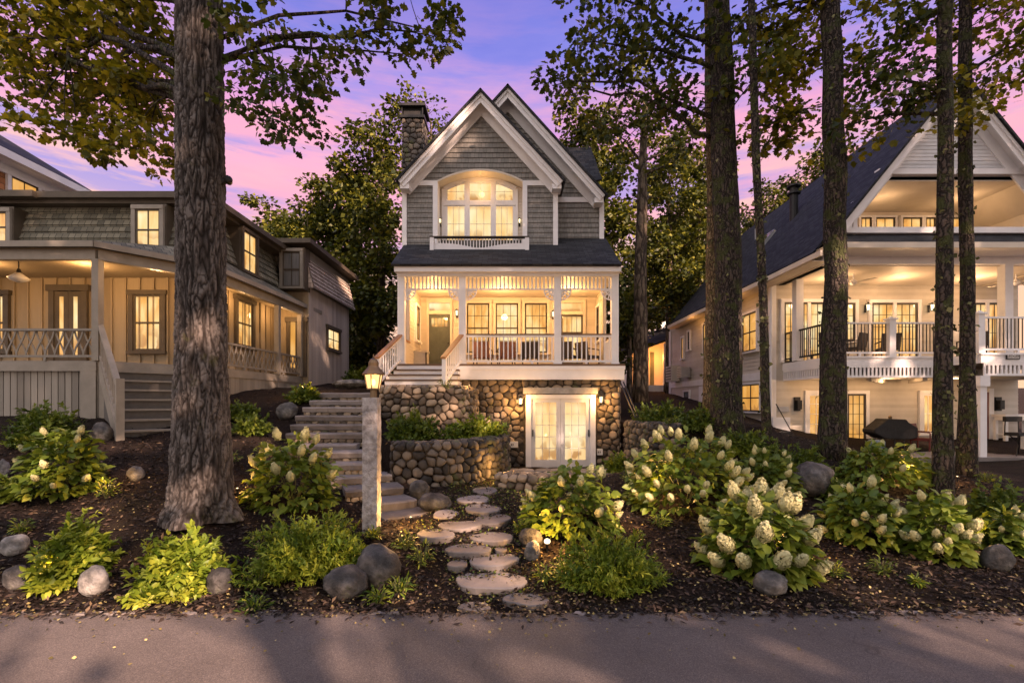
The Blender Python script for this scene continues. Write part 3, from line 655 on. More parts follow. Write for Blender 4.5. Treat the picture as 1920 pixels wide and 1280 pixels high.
# porch back wall, side walls
m = MB(); m.box(-3.46,3.2,17.62,17.8,ZF,6.0); clap(m, [rect(-3.46,3.2,0,2.72)], (0,17.62,ZF), XV, ZV, N_, .12, .014); m.build('wall', MT['cream'], CH)
for sx in (-1,1):
    x = -3.42 if sx < 0 else 3.14; m = MB(); Nn = Vector((-sx,0,0)); ya = 15.75 if sx < 0 else 16.25
    m.box(x-.05,x+.05,ya,17.62,ZF,5.97); clap(m, [rect(-17.6,-ya,0,2.7)] if sx < 0 else [rect(ya,17.6,0,2.7)], (x+.052*-sx,0,ZF), Vector((0,-1,0)) if sx < 0 else YV, ZV, Nn, .12, .014)
    m.box(x-.06,x+.06,14.68,ya,ZF,ZF+.78) if sx < 0 else None
    m.build('side_wall', MT['cream'], CH)
    if sx < 0:
        m = MB(); m.box(x-.09,x+.09,14.67,ya+.02,ZF+.78,ZF+.83); m.build('wall_cap', MT['rail'], CH)
    window(CH, (x-sx*.07,16.9,ZF+1.0), Vector((0,-sx,0)), Nn, .6, 1.2, .08, pane='darkglass' if sx > 0 else 'amber', cols=2, rows=2)
W = 17.6
def XB(px): return X(px, W)
# front door with transom and casing
dx = XB(824.5); m = MB(); m.box(dx-.47,dx-.39,17.5,17.63,ZF,5.85); m.box(dx+.39,dx+.47,17.5,17.63,ZF,5.85); m.box(dx-.39,dx+.39,17.5,17.63,5.76,5.85); m.box(dx-.39,dx+.39,17.5,17.63,5.33,5.46); m.box(dx-.52,dx+.52,17.49,17.63,5.85,5.90)
fd = m.build('front_door', MT['cream'], CH)
m = MB(); m.box(dx-.388,dx+.388,17.56,17.6,ZF,5.325)
for u0,u1,v0,v1 in ((-.30,-.05,.2,.85),(.05,.30,.2,.85),(-.30,-.05,.98,1.55),(.05,.30,.98,1.55)): m.box(dx+u0,dx+u1,17.548,17.562,ZF+v0,ZF+v1)
m.build('door_leaf', MT['door'], fd)
m = MB(); m.box(dx-.3,dx+.3,17.545,17.56,4.88,5.2); m.build('door_light', MT['lit'], fd)
m = MB(); [m.box(dx-.3+.12*i-.008,dx-.3+.12*i+.008,17.535,17.546,4.88,5.2) for i in range(6)]; m.build('muntins', MT['door'], fd)
m = MB(); m.box(dx-.38,dx+.38,17.58,17.6,5.46,5.76); m.build('transom', MT['litw'], fd)
m = MB(); m.tube([(dx+.33,17.56,ZF+1.0),(dx+.33,17.50,ZF+1.0)],.03,8); m.build('handle', MT['black'], fd)
for a, b in ((875.5,917.5),(929.5,971.5),(984,1025.5)):
    window(CH, ((XB(a)+XB(b))/2,17.6,3.92), XV, N_, XB(b)-XB(a), 1.82, .09, frame='cream', pane='lit', cols=3, rows=4, sw=.05, head=.03)
# side glass door, right
gx_ = XB(1072); m = MB(); m.box(gx_-.5,gx_-.4,17.5,17.63,ZF,5.85); m.box(gx_+.4,gx_+.5,17.5,17.63,ZF,5.85); m.box(gx_-.4,gx_+.4,17.5,17.63,5.75,5.86); m.box(gx_-.4,gx_+.4,17.5,17.63,5.32,5.44)
gd_ = m.build('glazed_door', MT['cream'], CH); m = MB(); m.box(gx_-.4,gx_+.4,17.58,17.6,5.44,5.75); m.build('transom', MT['litw'], gd_)
m = MB(); m.box(gx_-.36,gx_+.36,17.575,17.59,ZF+.3,5.28); m.build('pane', MT['lit'], gd_)
m = MB(); m.box(gx_-.398,gx_-.34,17.55,17.6,ZF,5.32); m.box(gx_+.34,gx_+.398,17.55,17.6,ZF,5.32); m.box(gx_-.34,gx_+.34,17.55,17.6,5.25,5.318); m.box(gx_-.34,gx_+.34,17.55,17.6,ZF,ZF+.3); m.box(gx_-.34,gx_+.34,17.55,17.598,4.62,4.69)
for i in (1,2,3): u = gx_-.36+.72*i/4; m.box(u-.009,u+.009,17.56,17.597,4.69,5.25)
m.build('sash', MT['sash'], gd_)
for px_, py_ in ((857,588),(1037,590)): lantern(CH, (XB(px_),17.58,Z(py_,17.58)), N_, .26)
for x_ in (-2.6,-.3,1.9): lamp('porch_light', (x_,16.1,5.5), 88, (1,.52,.18), .12)
# railings
baluster_rail(CH, (X(874.5,14.55),14.55,ZF), (X(1039,14.55),14.55,ZF), .92)
baluster_rail(CH, (X(1052,14.55),14.55,ZF), (X(1147,14.55),14.55,ZF), .92)
baluster_rail(CH, (3.14,14.66,ZF), (3.14,16.2,ZF), .92)
# porch stairs, flaring towards the bottom, with raked rails
NR = 5; zg = Z_UP; m = MB(); mt_ = MB()
for k in range(NR):
    z1 = ZF-.02-(k)*(ZF-zg)/NR; y1 = 14.4-.27*k; f_ = k/NR
    xa, xb = -3.42-.30*f_, -1.62-.05*f_+.22*f_
    if k: 
        m.box(xa,xb,y1-.02,14.4-.002*k,zg-.2,z1-.05); mt_.box(xa-.03,xb+.03,y1-.05,y1+.26,z1-.045,z1)
st_ = m.build('porch_stairs', MT['white'], CH); mt_.build('tread', MT['deckwood'], st_)
for (tx, bx_) in ((-3.36,-3.62),(-1.52,-1.83)):
    a, b = Vector((tx,14.42,ZF)), Vector((bx_,12.98,zg+.04)); m = MB()
    m.bar(a+ZV*.78, b+ZV*.78, .05, .06); m.bar(a+ZV*.12, b+ZV*.12, .05, .06)
    for i in range(9): p_ = a+(b-a)*((i+.5)/9.6); m.bar(p_+ZV*.14, p_+ZV*.76, .035, .035, up=YV)
    m.box(bx_-.055,bx_+.055,12.9,13.01,zg-.1,zg+.84)
    r = m.build('stair_railing', MT['white'], CH); m = MB(); d_ = (b-a).normalized(); m.bar(a+ZV*.86, b+ZV*.86+d_*.12, .14, .05); m.build('handrail', MT['rail'], r)
# porch roof
ze, zr = 6.2, 7.80
def slab(mb, quad, t=.07):
    q = [Vector(p) for p in quad]; nn = (q[1]-q[0]).cross(q[2]-q[0]).normalized(); b = [p-nn*t for p in q]; k = len(q)
    return mb.add(q+b, [list(range(k)), list(range(k,2*k))[::-1]]+[(i,k+i,k+(i+1) % k,(i+1) % k) for i in range(k)])
m = MB(); slab(m, [(-3.58,14.18,ze),(3.24,14.18,ze),(3.24,16.65,zr+.02),(-3.58,16.65,zr+.02)]); m.build('porch_roof', MT['roof'], CH)
m = MB(); m.face([(3.2,14.6,6.2),(3.2,16.62,6.2),(3.2,16.62,7.7)]); m.face([(-3.54,14.6,6.2),(-3.54,16.62,7.7),(-3.54,16.62,6.2)]); m.build('gable_cheek', MT['white'], CH)
# main block behind (right part shows), shingled in courses
MY, BY, BX0, BX1 = 16.6, 15.95, -3.64, 1.52
xr = X(1131,MY); apx, apz = X(952,16.1), Z(160,16.1); sl = 1.10
m = MB(); m.box(-3.44,xr-.08,17.85,26,2.5,6.0); m.box(-3.5,xr-.02,MY+.03,26,6.02,9.0); m.add([(-3.5,MY+.03,9.0),(xr-.02,MY+.03,9.0),(apx,MY+.03,apz-.25),(-3.5,26,9.0),(xr-.02,26,9.0),(apx,26,apz-.25)], [(0,1,2),(5,4,3)]); m.build('wall', MT['shingle'], CH)
zt2 = 9.1
m = MB(); clap(m, [[(-3.4,7.4),(xr-.03,7.4),(xr-.03,zt2),(-3.4,zt2)],[(-3.4,zt2),(xr-.03,zt2),(apx,apz-.3)]], (0,MY,0), XV, ZV, N_, .17, .028); m.build('shingle_siding', MT['shingle'], CH)
m = MB(); m.box(xr-.14,xr+.02,MY-.055,MY+.1,7.3,zt2+.15); m.build('corner_board', MT['white'], CH); m = MB(); zt3 = Z(380,MY); m.box(BX1,xr-.14,MY-.053,MY+.02,zt3,zt3+.17); m.build('trim_board', MT['white'], CH)
# projecting bay
m = MB(); m.box(BX0+.02,BX1-.02,BY+.52,MY+.2,6.9,9.5)
m.box(BX0+.01,X(818,BY),BY+.02,BY+.55,6.9,9.5); m.box(X(983,BY),BX1-.01,BY+.02,BY+.55,6.9,9.5); m.build('wall', MT['shingle'], CH)
nzl, nzr = X(821,BY), X(980,BY); zsp, zap = Z(341,BY), Z(320,BY); ax_c = (nzl+nzr)/2; hw = (nzr-nzl)/2
def arch_z(x, half, zs, za): 
    u = min(1, abs(x)/half); return zs+(za-zs)*(1-u*u)
gz0 = Z(340,BY); gax, gaz = X(901,BY), Z(196,BY)
polys = []
xs_ = [nzl+(nzr-nzl)*i/12 for i in range(13)]
for a, b in zip(xs_, xs_[1:]): polys.append([(a, arch_z(a-ax_c,hw,zsp,zap)), (b, arch_z(b-ax_c,hw,zsp,zap)), (b, zap+.02), (a, zap+.02)])
def gtop(x): return gaz-1.075*abs(x-gax)
xl = gax-(gaz-gz0)/1.075; xrr = gax+(gaz-gz0)/1.075; zc = zap+.02; xl2 = gax-(gaz-zc)/1.075; xr2 = gax+(gaz-zc)/1.075
polys += [[(xl,gz0),(nzl,gz0),(nzl,zc),(xl2,zc)], [(nzr,gz0),(xrr,gz0),(xr2,zc),(nzr,zc)], [(xl2,zc),(xr2,zc),(gax,gaz)]]
zb_ = 7.1; A_, B_ = X(763,BY), X(812,BY); C_, D_ = X(988.5,BY), X(1037,BY)
polys += [rect(A_,B_,zb_,gz0), rect(C_,D_,zb_,gz0)]
m = MB(); clap(m, polys, (0,BY,0), XV, ZV, N_, .165, .026); 
m.add([(xl-.1,BY+.03,gz0),(nzl,BY+.03,gz0),(nzl,BY+.03,zc),(nzr,BY+.03,zc),(nzr,BY+.03,gz0),(xrr+.1,BY+.03,gz0),(gax,BY+.03,gaz+.15)], [(0,1,2,6),(2,3,6),(3,4,5,6)])
m.build('shingle_siding', MT['shingle'], CH)
m = MB(); tz0, tz1 = Z(349,BY), Z(340,BY)
m.box(BX0,A_,BY-.06,BY+.05,zb_,tz1+.05); m.box(B_,nzl,BY-.06,BY+.52,zb_,tz1); m.box(A_,B_,BY-.058,BY+.05,tz0,tz1); m.build('corner_board', MT['white'], CH); m = MB(); m.box(nzr,C_,BY-.06,BY+.52,zb_,tz1); m.box(D_,BX1,BY-.06,BY+.05,zb_,tz1+.05); m.box(C_,D_,BY-.058,BY+.05,tz0,tz1)
m.build('corner_board', MT['white'], CH)
# arched niche soffit
m = MB(); vs = []; 
for x in xs_: z = arch_z(x-ax_c,hw,zsp,zap); vs += [(x,BY-.03,z-.012),(x,BY+.55,z-.012),(x,BY-.03,z+.05),(x,BY+.55,z+.05)]
m.add(vs, [(4*i,4*i+1,4*i+5,4*i+4) for i in range(12)]+[(4*i+2,4*i+6,4*i+7,4*i+3) for i in range(12)]+[(4*i,4*i+4,4*i+6,4*i+2) for i in range(12)]); m.build('arch_soffit', MT['cream'], CH)
NY = BY+.52; m = MB(); m.box(nzl-.05,nzr+.05,NY-.01,NY+.02,6.9,zap+.05); clap(m, [rect(nzl,nzr,7.0,zap)], (0,NY-.012,0), XV, ZV, N_, .12, .012); m.build('niche_wall', MT['cream'], CH)
# arched window
wx0, wx1 = X(833,NY), X(967,NY); wc = (wx0+wx1)/2; wh = (wx1-wx0)/2; wz0 = 7.35; wzs, wza = Z(356,NY), Z(337,NY)
m = MB(); xsw = [wx0+(wx1-wx0)*i/16 for i in range(17)]
out = [(wx0,wz0),(wx1,wz0)]+[(x,arch_z(x-wc,wh,wzs,wza)) for x in xsw[::-1]]
m.prism(out, (0,NY-.03,0), XV, ZV, Vector((0,-1,0)), .035)
def Xz(zx): return X(680+zx*.28125, NY)
cols_ = [(Xz(568),Xz(682)),(Xz(714),Xz(856)),(Xz(888),Xz(1000))]; zbar0, zbar1 = Z(384,NY), Z(379,NY)
m.box(wx0-.07,wx0+.0,NY-.09,NY,wz0,wzs); m.box(wx1,wx1+.07,NY-.09,NY,wz0,wzs)
for i in range(16): a, b = xsw[i], xsw[i+1]; m.bar((a,NY-.05,arch_z(a-wc,wh,wzs,wza)+.03),(b,NY-.05,arch_z(b-wc,wh,wzs,wza)+.03), .08, .09)
for u in ((cols_[0][1]+cols_[1][0])/2,(cols_[1][1]+cols_[2][0])/2): m.box(u-.09,u+.09,NY-.10,NY-.065,wz0,wza-.12)
m.box(wx0,wx1,NY-.098,NY-.066,zbar0-.05,zbar1)
aw = m.build('window', MT['white'], CH)
for a, b in cols_:
    for lo, hi in ((wz0+.1,zbar0-.09),(zbar1+.04,None)):
        if hi is None:
            xx = [a+(b-a)*i/6 for i in range(7)]; poly = [(a,lo),(b,lo)]+[(x,arch_z(x-wc,wh,wzs,wza)-.11) for x in xx[::-1]]
            if abs((a+b)/2-wc) < .1: poly = [(a,lo),(b,lo),(b,wza-.14),(a,wza-.14)]
        else: poly = rect(a,b,lo,hi)
        m = MB(); m.prism(poly, (0,NY-.066,0), XV, ZV, N_, .006); m.build('pane', MT['litw'], aw)
        m = MB(); hh = hi or poly[2][1]; u = (a+b)/2
        if hi:
            for k in (1,2): u = a+(b-a)*k/3; m.box(u-.007,u+.007,NY-.08,NY-.072,lo,hi)
            m.box(a,b,NY-.081,NY-.0725,lo+(hi-lo)*.55,lo+(hi-lo)*.55+.014)
        else: m.box(u-.007,u+.007,NY-.08,NY-.072,lo,min(hh,wza-.16)); m.box(a,b,NY-.081,NY-.0725,lo+.28,lo+.294)
        m.build('muntins', MT['cream'], aw)
for px_ in (826,974): lantern(CH, (X(px_,NY),NY-.02,Z(417,NY)), N_, .2)
lamp('niche_light', (ax_c,BY+.12,9.35), 9, (1,.5,.16), .1)
# balcony
bx0, bx1, by_ = X(806,15.42), X(992,15.42), 15.42; bz0, bz1 = Z(469,by_), Z(445,by_)
m = MB(); pw = .13
for x in (bx0+pw/2, bx1-pw/2): m.box(x-pw/2,x+pw/2,by_-.02,by_+.12,bz0-.1,bz1+.02); m.box(x-.05,x+.05,by_+.1,BY,bz1-.09,bz1-.03)
top_ = [(bx0+pw+(bx1-bx0-2*pw)*i/24, bz0+.24-.15*math.exp(-((i-12)/5.0)**2)) for i in range(25)]
m.prism([(bx0+pw,bz0),(bx1-pw,bz0)]+top_[::-1], (0,by_+.04,0), XV, ZV, YV, .03)
for i in range(1,30): x = bx0+pw+(bx1-bx0-2*pw)*i/30; m.box(x-.018,x+.018,by_+.045,by_+.065,bz0+.05,bz1-.03)
bal = m.build('balcony', MT['white'], CH); m = MB(); m.box(bx0-.01,bx1+.01,by_-.03,by_+.13,bz1,bz1+.035); m.build('handrail', MT['sash'], bal)
m = MB(); m.box(bx0,bx1,by_+.08,BY+.5,bz0-.0,bz0+.05); m.build('balcony_floor', MT['deckwood'], bal)
# gable roofs with white rake boards, soffits and dark shingles
def gable(ax, az, zl, zr_, y0, y1, slope, ysoff, CH=CH):
    """front rake at y0, back at y1; left/right feet at heights zl, zr_"""
    for sx, zf in ((-1,zl),(1,zr_)):
        run = (az-zf)/slope; foot = Vector((ax+sx*run, y0, zf)); top = Vector((ax, y0, az)); d = (foot-top).normalized(); up = Vector((-d.z*sx*-1, 0, abs(d.x))).normalized()
        up = Vector((sx*abs(d.z), 0, abs(d.x)))
        m = MB(); q = [top-YV*.10, foot-YV*.10+(foot-top).normalized()*.06, Vector((foot.x, y1, foot.z)), Vector((ax, y1, az))]
        q = q if sx > 0 else q[::-1]
        vs = q+[p-up*.065 for p in q]; m.add(vs, [(0,1,2,3),(7,6,5,4)]+[(i,4+i,4+(i+1) % 4,(i+1) % 4) for i in range(4)]); m.build('roof', MT['roof'], CH)
        m = MB(); o = -up*.067
        a_, b_ = top+o, foot+o
        def plank(off, hgt, yy, th): 
            p0 = Vector((ax, yy, a_.z-off/ max(.2,abs(d.x)))); p1 = b_-up*off; p1 = Vector((p1.x, yy, p1.z)); hh = hgt/abs(d.x)
            m.add([p0, p1, p1-up*hgt, Vector((ax,yy,p0.z-hh)), p0+YV*th, p1+YV*th, p1-up*hgt+YV*th, Vector((ax,yy+th,p0.z-hh))], [(0,1,2,3),(7,6,5,4),(0,4,5,1),(1,5,6,2),(2,6,7,3),(3,7,4,0)])
        plank(0, .11, y0-.03, .05); plank(.0, .24, y0+.02, .04); plank(.05, .34, ysoff-.05, .05)
        m.build('rake_board', MT['white'], CH)
        m = MB(); q = [Vector((ax,y0+.06,az)), Vector((foot.x,y0+.06,foot.z)), Vector((foot.x,ysoff,foot.z)), Vector((ax,ysoff,az))]; m.face([p-up*.13 for p in q]); m.build('soffit', MT['white'], CH)
        m = MB(); c = foot-up*.12; m.box(min(c.x,c.x-sx*.3),max(c.x,c.x-sx*.3),y0+.05,ysoff+.1,c.z-.18,c.z-.02); m.build('eave_return', MT['white'], CH)
gable(X(901,15.5), Z(168,15.5), 9.30, 9.30, 15.5, 20.0, 1.075, BY-.03)
gable(apx, apz, 9.10, 9.10, 16.1, 26.3, sl, MY-.03)
m = MB(); slab(m, [(1.2,17.7,9.9),(3.32,17.7,10.35),(3.15,19.1,12.25),(.6,19.1,12.25)]); slab(m, [(.6,19.1,12.25),(3.15,19.1,12.25),(3.3,21.5,10.0),(1.2,21.5,10.0)]); m.build('dormer_roof', MT['roof'], CH)
m = MB(); m.face([(3.05,17.9,8.0),(3.05,21.2,8.0),(3.05,21.2,10.2),(3.05,19.1,12.1),(3.05,17.9,10.3)]); m.build('dormer_cheek', MT['shingle'], CH)
# chimney
cx0, cx1, cy0 = X(753,18.5), X(793.5,18.5), 18.5; cz1 = Z(222,18.5)
m = MB(); m.box(cx0+.03,cx1-.03,cy0+.03,cy0+.9,2,cz1); ch = m.build('chimney', MT['mortar'], CH)
m = MB(); stones(m, cx1-cx0, 4.6, .19, lambda u,v,d: Vector((cx0+u,cy0+.03-d,cz1-4.6+v)), .06, seed=21); stones(m, .9, 4.6, .19, lambda u,v,d: Vector((cx1-.03+d,cy0+u,cz1-4.6+v)), .06, seed=22); m.build('stone_facing', MT['stone_dark'], ch, smooth=True)
ct = Z(193,18.4); m = MB(); m.box(cx0-.08,cx1+.1,cy0-.12,cy0+1.0,ct-.1,ct); m.box(cx0+.06,cx1-.06,cy0+.06,cy0+.84,cz1+.1,ct-.1); m.box(cx0-.06,cx1+.06,cy0-.08,cy0+.96,cz1,cz1+.1)
for a in (cx0,cx1-.04):
    for b in (cy0-.04,cy0+.88): m.box(a,a+.04,b,b+.04,cz1+.1,ct-.1)
m.build('chimney_cap', MT['black'], ch)
# ================================================================ left neighbour: weathered mansard house with wrap-around porch
LH = thing('mansard_house', 'weathered board house with shingled mansard roof and wraparound porch on the left', 'house', (-9,13,1.5))
FZ = 3.03
def vec(x, y, z=0): return Vector((x, y, z))
def boards(mb, a, b, z0, z1, N, bw=.22, t=.02, zf=None, gap=.006):
    """vertical boards from a to b (xy), standing off along N"""
    a, b = Vector((a[0],a[1],0)), Vector((b[0],b[1],0)); L = (b-a).length; U = (b-a)/L; n = max(1, round(L/bw)); w = L/n
    for i in range(n):
        mb.r = random.random(); u = a+U*(w*(i+.5)); lo = z0 if zf is None else zf(u)
        mb.obox(u+N*(t/2+.004*random.random())+ZV*((lo+z1)/2), U*(w/2-gap/2), N*(t/2), ZV*((z1-lo)/2))
    return mb
def battens(mb, a, b, z0, z1, N, sp=.36):
    a, b = Vector((a[0],a[1],0)), Vector((b[0],b[1],0)); L = (b-a).length; U = (b-a)/L; n = round(L/sp)
    for i in range(n+1): u = a+U*(L*i/n); mb.obox(u+N*.03+ZV*((z0+z1)/2), U*.02, N*.016, ZV*((z1-z0)/2))
XP = Vector((1,0,0)); FY = -YV
m = MB(); m.box(-14.5,-8.52,12.94,24,1,7.4); m.box(-9,-7.33,17.24,21.5,1,7.6); m.build('wall', MT['boardgrey'], LH)
m = MB(); boards(m, (-14.5,12.94), (-8.5,12.94), 2.2, 6.1, FY, .37); battens(m, (-14.5,12.92), (-8.5,12.92), 2.2, 6.1, FY, .37); m.build('board_siding', MT['board'], LH)
m = MB(); boards(m, (-8.52,12.92), (-8.52,17.25), 2.2, 6.1, XP, .37); battens(m, (-8.5,12.92), (-8.5,17.25), 2.2, 6.1, XP, .37); boards(m, (-8.5,17.24), (-7.3,17.24), 2.2, 6.2, FY, .2); m.build('board_siding', MT['board'], LH)
m = MB(); boards(m, (-7.33,17.22), (-7.33,21.5), 2.0, 6.25, XP, .23); m.build('board_siding', MT['boardsunlit'], LH)
# porch floor, beam, eave, ceiling along the bent outline
FL = [(-14.5,10.6),(-9.15,10.6),(-7.75,12.2),(-7.55,17.24)]
EV = [(-14.5,10.42),(-9.08,10.42),(-7.58,12.1),(-7.3,18.4)]
m = MB(); inner = [(-8.5,17.24),(-8.5,12.94),(-14.5,12.94)]
fl = FL+inner; n = len(fl); m.add([(x,y,FZ-.05) for x,y in fl]+[(x,y,FZ) for x,y in fl], [list(range(n))[::-1], list(range(n,2*n))]+[(i,(i+1)%n,n+(i+1)%n,n+i) for i in range(n)]); m.build('porch_floor', MT['boardgrey'], LH)
m = MB(); ce = EV+[(-8.5,18.4),(-8.5,12.94),(-14.5,12.94)]; m.face([(x,y,5.46) for x,y in ce][::-1]); m.build('porch_ceiling', MT['board'], LH)
m = MB()
for (a, b) in zip(FL, FL[1:]): m.bar((*a,5.36), (*b,5.36), .14, .22); m.bar((*a,FZ-.13), (*b,FZ-.13), .09, .2)
m.build('porch_beam', MT['trimtan'], LH)
m = MB()
for (a, b) in zip(EV, EV[1:]): m.bar((*a,5.55), (*b,5.55), .05, .13)
m.build('fascia', MT['trimtan'], LH)
m = MB(); RI = [(-14.5,12.75),(-8.45,12.75),(-8.3,12.9),(-8.3,18.4)]
for i in range(3): 
    a, b, c, d = EV[i], EV[i+1], RI[i+1], RI[i]
    if i == 0: slab(m, [(*a,5.62),(*b,5.62),(-8.35,12.7,6.2),(-14.5,12.7,6.2)], .03)
    elif i == 1: slab(m, [(*a,5.62),(*b,5.62),(-8.3,12.75,6.2)], .03)
    else: slab(m, [(*a,5.62),(*b,5.62),(-8.3,18.4,6.2),(-8.3,12.75,6.2)], .03)
m.build('porch_roof', MT['mansard'], LH)
for (x, y) in ((-9.15,10.6),(-7.75,12.25),(-7.6,15.55),(-7.55,17.1),(-13.4,10.6)):
    m = MB(); m.box(x-.075,x+.075,y-.075,y+.075,FZ,5.26); m.build('porch_post', MT['trimtan'], LH)
def lattice(a, b, h=.66, sp=.215):
    a, b = Vector((*a,FZ)), Vector((*b,FZ)); L = (b-a).length; U = (b-a)/L; m = MB(); Nn = U.cross(ZV)
    m.bar(a+ZV*(h+.02), b+ZV*(h+.02), .09, .05); m.bar(a+ZV*.1, b+ZV*.1, .06, .05); n = round(L/sp)
    for i in range(n):
        for s in (0, 1):
            u0, u1 = (i+(.02 if s else .98))*L/n, (i+(.98 if s else .02))*L/n
            q = [a+U*(u0+(u1-u0)*(k/6)+ .014*math.sin(k/6*2*PI)*(-1 if s else 1))+ZV*(.125+(h-.13)*k/6)+Nn*(.012 if s else -.012) for k in range(7)]
            for p0, p1 in zip(q, q[1:]): m.bar(p0, p1, .018, .032, up=U)
    for i in range(int(L/1.1)+1): p = a+U*(.3+i*1.1); m.bar(p, p+ZV*.08, .06, .06)
    return m.build('lattice_railing', MT['boardgrey'], LH)
lattice((-13.9,10.6), (-9.25,10.6)); lattice((-7.74,12.35), (-7.6,15.5)); lattice((-7.6,15.62), (-7.55,17.1))
# skirting
def gz_(u): return hz(u.x, u.y)-.15
m = MB(); boards(m, (-14,10.66), (-9.15,10.66), 0, FZ-.22, FY, .15, zf=gz_, gap=.02); m.build('skirting', MT['boardgrey'], LH)
m = MB(); boards(m, FL[2], FL[3], 0, FZ-.2, Vector((1,-.04,0)).normalized(), .19, zf=gz_); m.build('skirting', MT['boardgrey'], LH)
m = MB(); e_ = Vector((1.4,1.6,0)).normalized(); n_ = Vector((e_.y,-e_.x,0)); boards(m, FL[1], FL[2], 0, FZ-.2, n_, .19, zf=gz_); m.build('skirting', MT['boardgrey'], LH)
m = MB(); m.box(-9.5,-9.16,10.56,10.63,1.3,FZ-.2); m.box(-9.16,-8.98,10.6,10.75,1.3,FZ-.2); m.build('corner_board', MT['trimtan'], LH)
# porch stairs descending from the bent corner
S0 = Vector((-9.08,10.66,0)); wid = 1.75; nR = 8; zb0 = 1.34; m = MB(); tr = MB()
for k in range(nR):
    z1 = FZ-(k+0)*(FZ-zb0)/nR; o = S0+n_*(.25*k); c = o+e_*(wid/2)
    if k: m.obox(c+n_*(-.12)+ZV*((z1-.04+zb0-.3)/2), e_*(wid/2), n_*.125, ZV*((z1-.04-zb0+.3)/2)); tr.obox(c+n_*(-.105)+ZV*(z1-.02), e_*(wid/2+.03), n_*.155, ZV*.02)
st = m.build('porch_stairs', MT['stepgrey'], LH); tr.build('tread', MT['boardgrey'], st)
for s in (0, 1):
    o = S0+e_*(wid*s+(-.05 if s == 0 else .05)); a = o+ZV*FZ; b = o+n_*1.95+ZV*1.55; m = MB()
    m.bar(a+ZV*.8, b+ZV*.86, .10, .06); m.bar(a+ZV*.14, b+ZV*.2, .06, .05); m.bar(a-ZV*.12, b-ZV*.3, .05, .3)
    for i in range(11): p = a+(b-a)*((i+.5)/11); m.bar(p+ZV*.15, p+ZV*.8, .03, .03, up=e_)
    m.obox(b+n_*.06+ZV*.3, e_*.065, n_*.065, ZV*.72); m.build('stair_railing', MT['trimtan'], LH)
# mansard
mq = [((-14.5,12.62,6.15),(-8.18,12.62,6.15),(-8.55,12.98,7.45),(-14.5,12.98,7.45)), ((-8.18,12.62,6.15),(-8.18,17.3,6.15),(-8.55,17.3,7.45),(-8.55,12.98,7.45))]
for i, q in enumerate(mq):
    q = [Vector(p) for p in q]; U = (q[1]-q[0]).normalized(); nn = U.cross(q[3]-q[0]).normalized(); V = nn.cross(U)
    pl = [((p-q[0]).dot(U), (p-q[0]).dot(V)) for p in q]; m = MB(); clap(m, [pl], q[0], U, V, nn, .2, .03); m.build('mansard_roof', MT['mansard'], LH)
q = [Vector(p) for p in ((-7.1,17.2,6.22),(-7.1,21.7,6.25),(-7.45,21.7,7.65),(-7.45,17.2,7.65))]; U = (q[1]-q[0]).normalized(); nn = U.cross(q[3]-q[0]).normalized(); V = nn.cross(U)
m = MB(); clap(m, [[((p-q[0]).dot(U), (p-q[0]).dot(V)) for p in q]], q[0], U, V, nn, .16, .03); m.face([(-7.1,17.19,6.22),(-7.45,17.19,7.65),(-8.2,17.19,7.65),(-8.2,17.19,6.22)]); m.build('mansard_roof', MT['mansard_sunlit'], LH)
m = MB(); m.box(-14.6,-7.92,12.52,17.4,7.46,7.62); m.box(-14.6,-12.4,12.4,12.6,7.44,7.6); m.box(-9.2,-7.02,16.72,21.9,7.68,7.84); m.box(-14.4,-8.1,12.66,17.2,7.36,7.47); m.build('roof', MT['trimbrown'], LH)
# dormers
def dormer(x0, x1, z0, z1, front=True, pane='lit', y=12.5, xx=-8.06, depth=.7):
    m = MB()
    if front: m.box(x0-.14,x1+.14,y+.04,y+depth,z0-.1,z1+.15)
    else: m.box(xx-depth,xx-.04,x0-.14,x1+.14,z0-.1,z1+.15)
    d = m.build('dormer', MT['trimbrown'], LH)
    O = ((x0+x1)/2, y+.04, z0) if front else (xx-.04, (x0+x1)/2, z0)
    window(d, O, XP if front else YV, FY if front else XP, x1-x0, z1-z0, .10, frame='trimtan' if front else 'trimbrown', sash='trimbrown', pane=pane, cols=2, rows=1, sw=.04, mun=.025)
dormer(X(254,12.5), X(300,12.5), Z(470,12.5), Z(392,12.5))
dormer(X(-45,12.5), X(13,12.5), Z(455,12.5), Z(397,12.5))
dormer(14.42, 15.15, 6.1, 7.3, False)
dormer(X(531,16.9), X(564,16.9), Z(538,16.9), Z(472,16.9), True, 'curtain', 16.85, depth=.5)
# porch windows and doors
def lhw(O, U, N, w, h, **k): return window(LH, O, U, N, w, h, .12, frame='trimbrown', sash='trimbrown', cols=2, rows=2, sw=.05, mun=.03, cap=.04, **k)
yw = 12.9
lhw((X(278,yw),yw,Z(658,yw)), XP, FY, X(304,yw)-X(252,yw), Z(553,yw)-Z(658,yw))
lhw((X(-15,yw),yw,Z(658,yw)), XP, FY, .75, Z(553,yw)-Z(658,yw))
for yy in (15.2,): lhw((-8.48,yy,Z(650,yy)+.0), YV, XP, .85, 1.42)
fx0, fx1 = X(104,yw), X(156,yw); m = MB(); m.box(fx0-.14,fx0,yw-.06,yw+.02,FZ,5.1); m.box(fx1,fx1+.14,yw-.06,yw+.02,FZ,5.1); m.box(fx0-.2,fx1+.2,yw-.08,yw+.02,5.1,5.26)
fd = m.build('french_door', MT['trimbrown'], LH)
fm = (fx0+fx1)/2
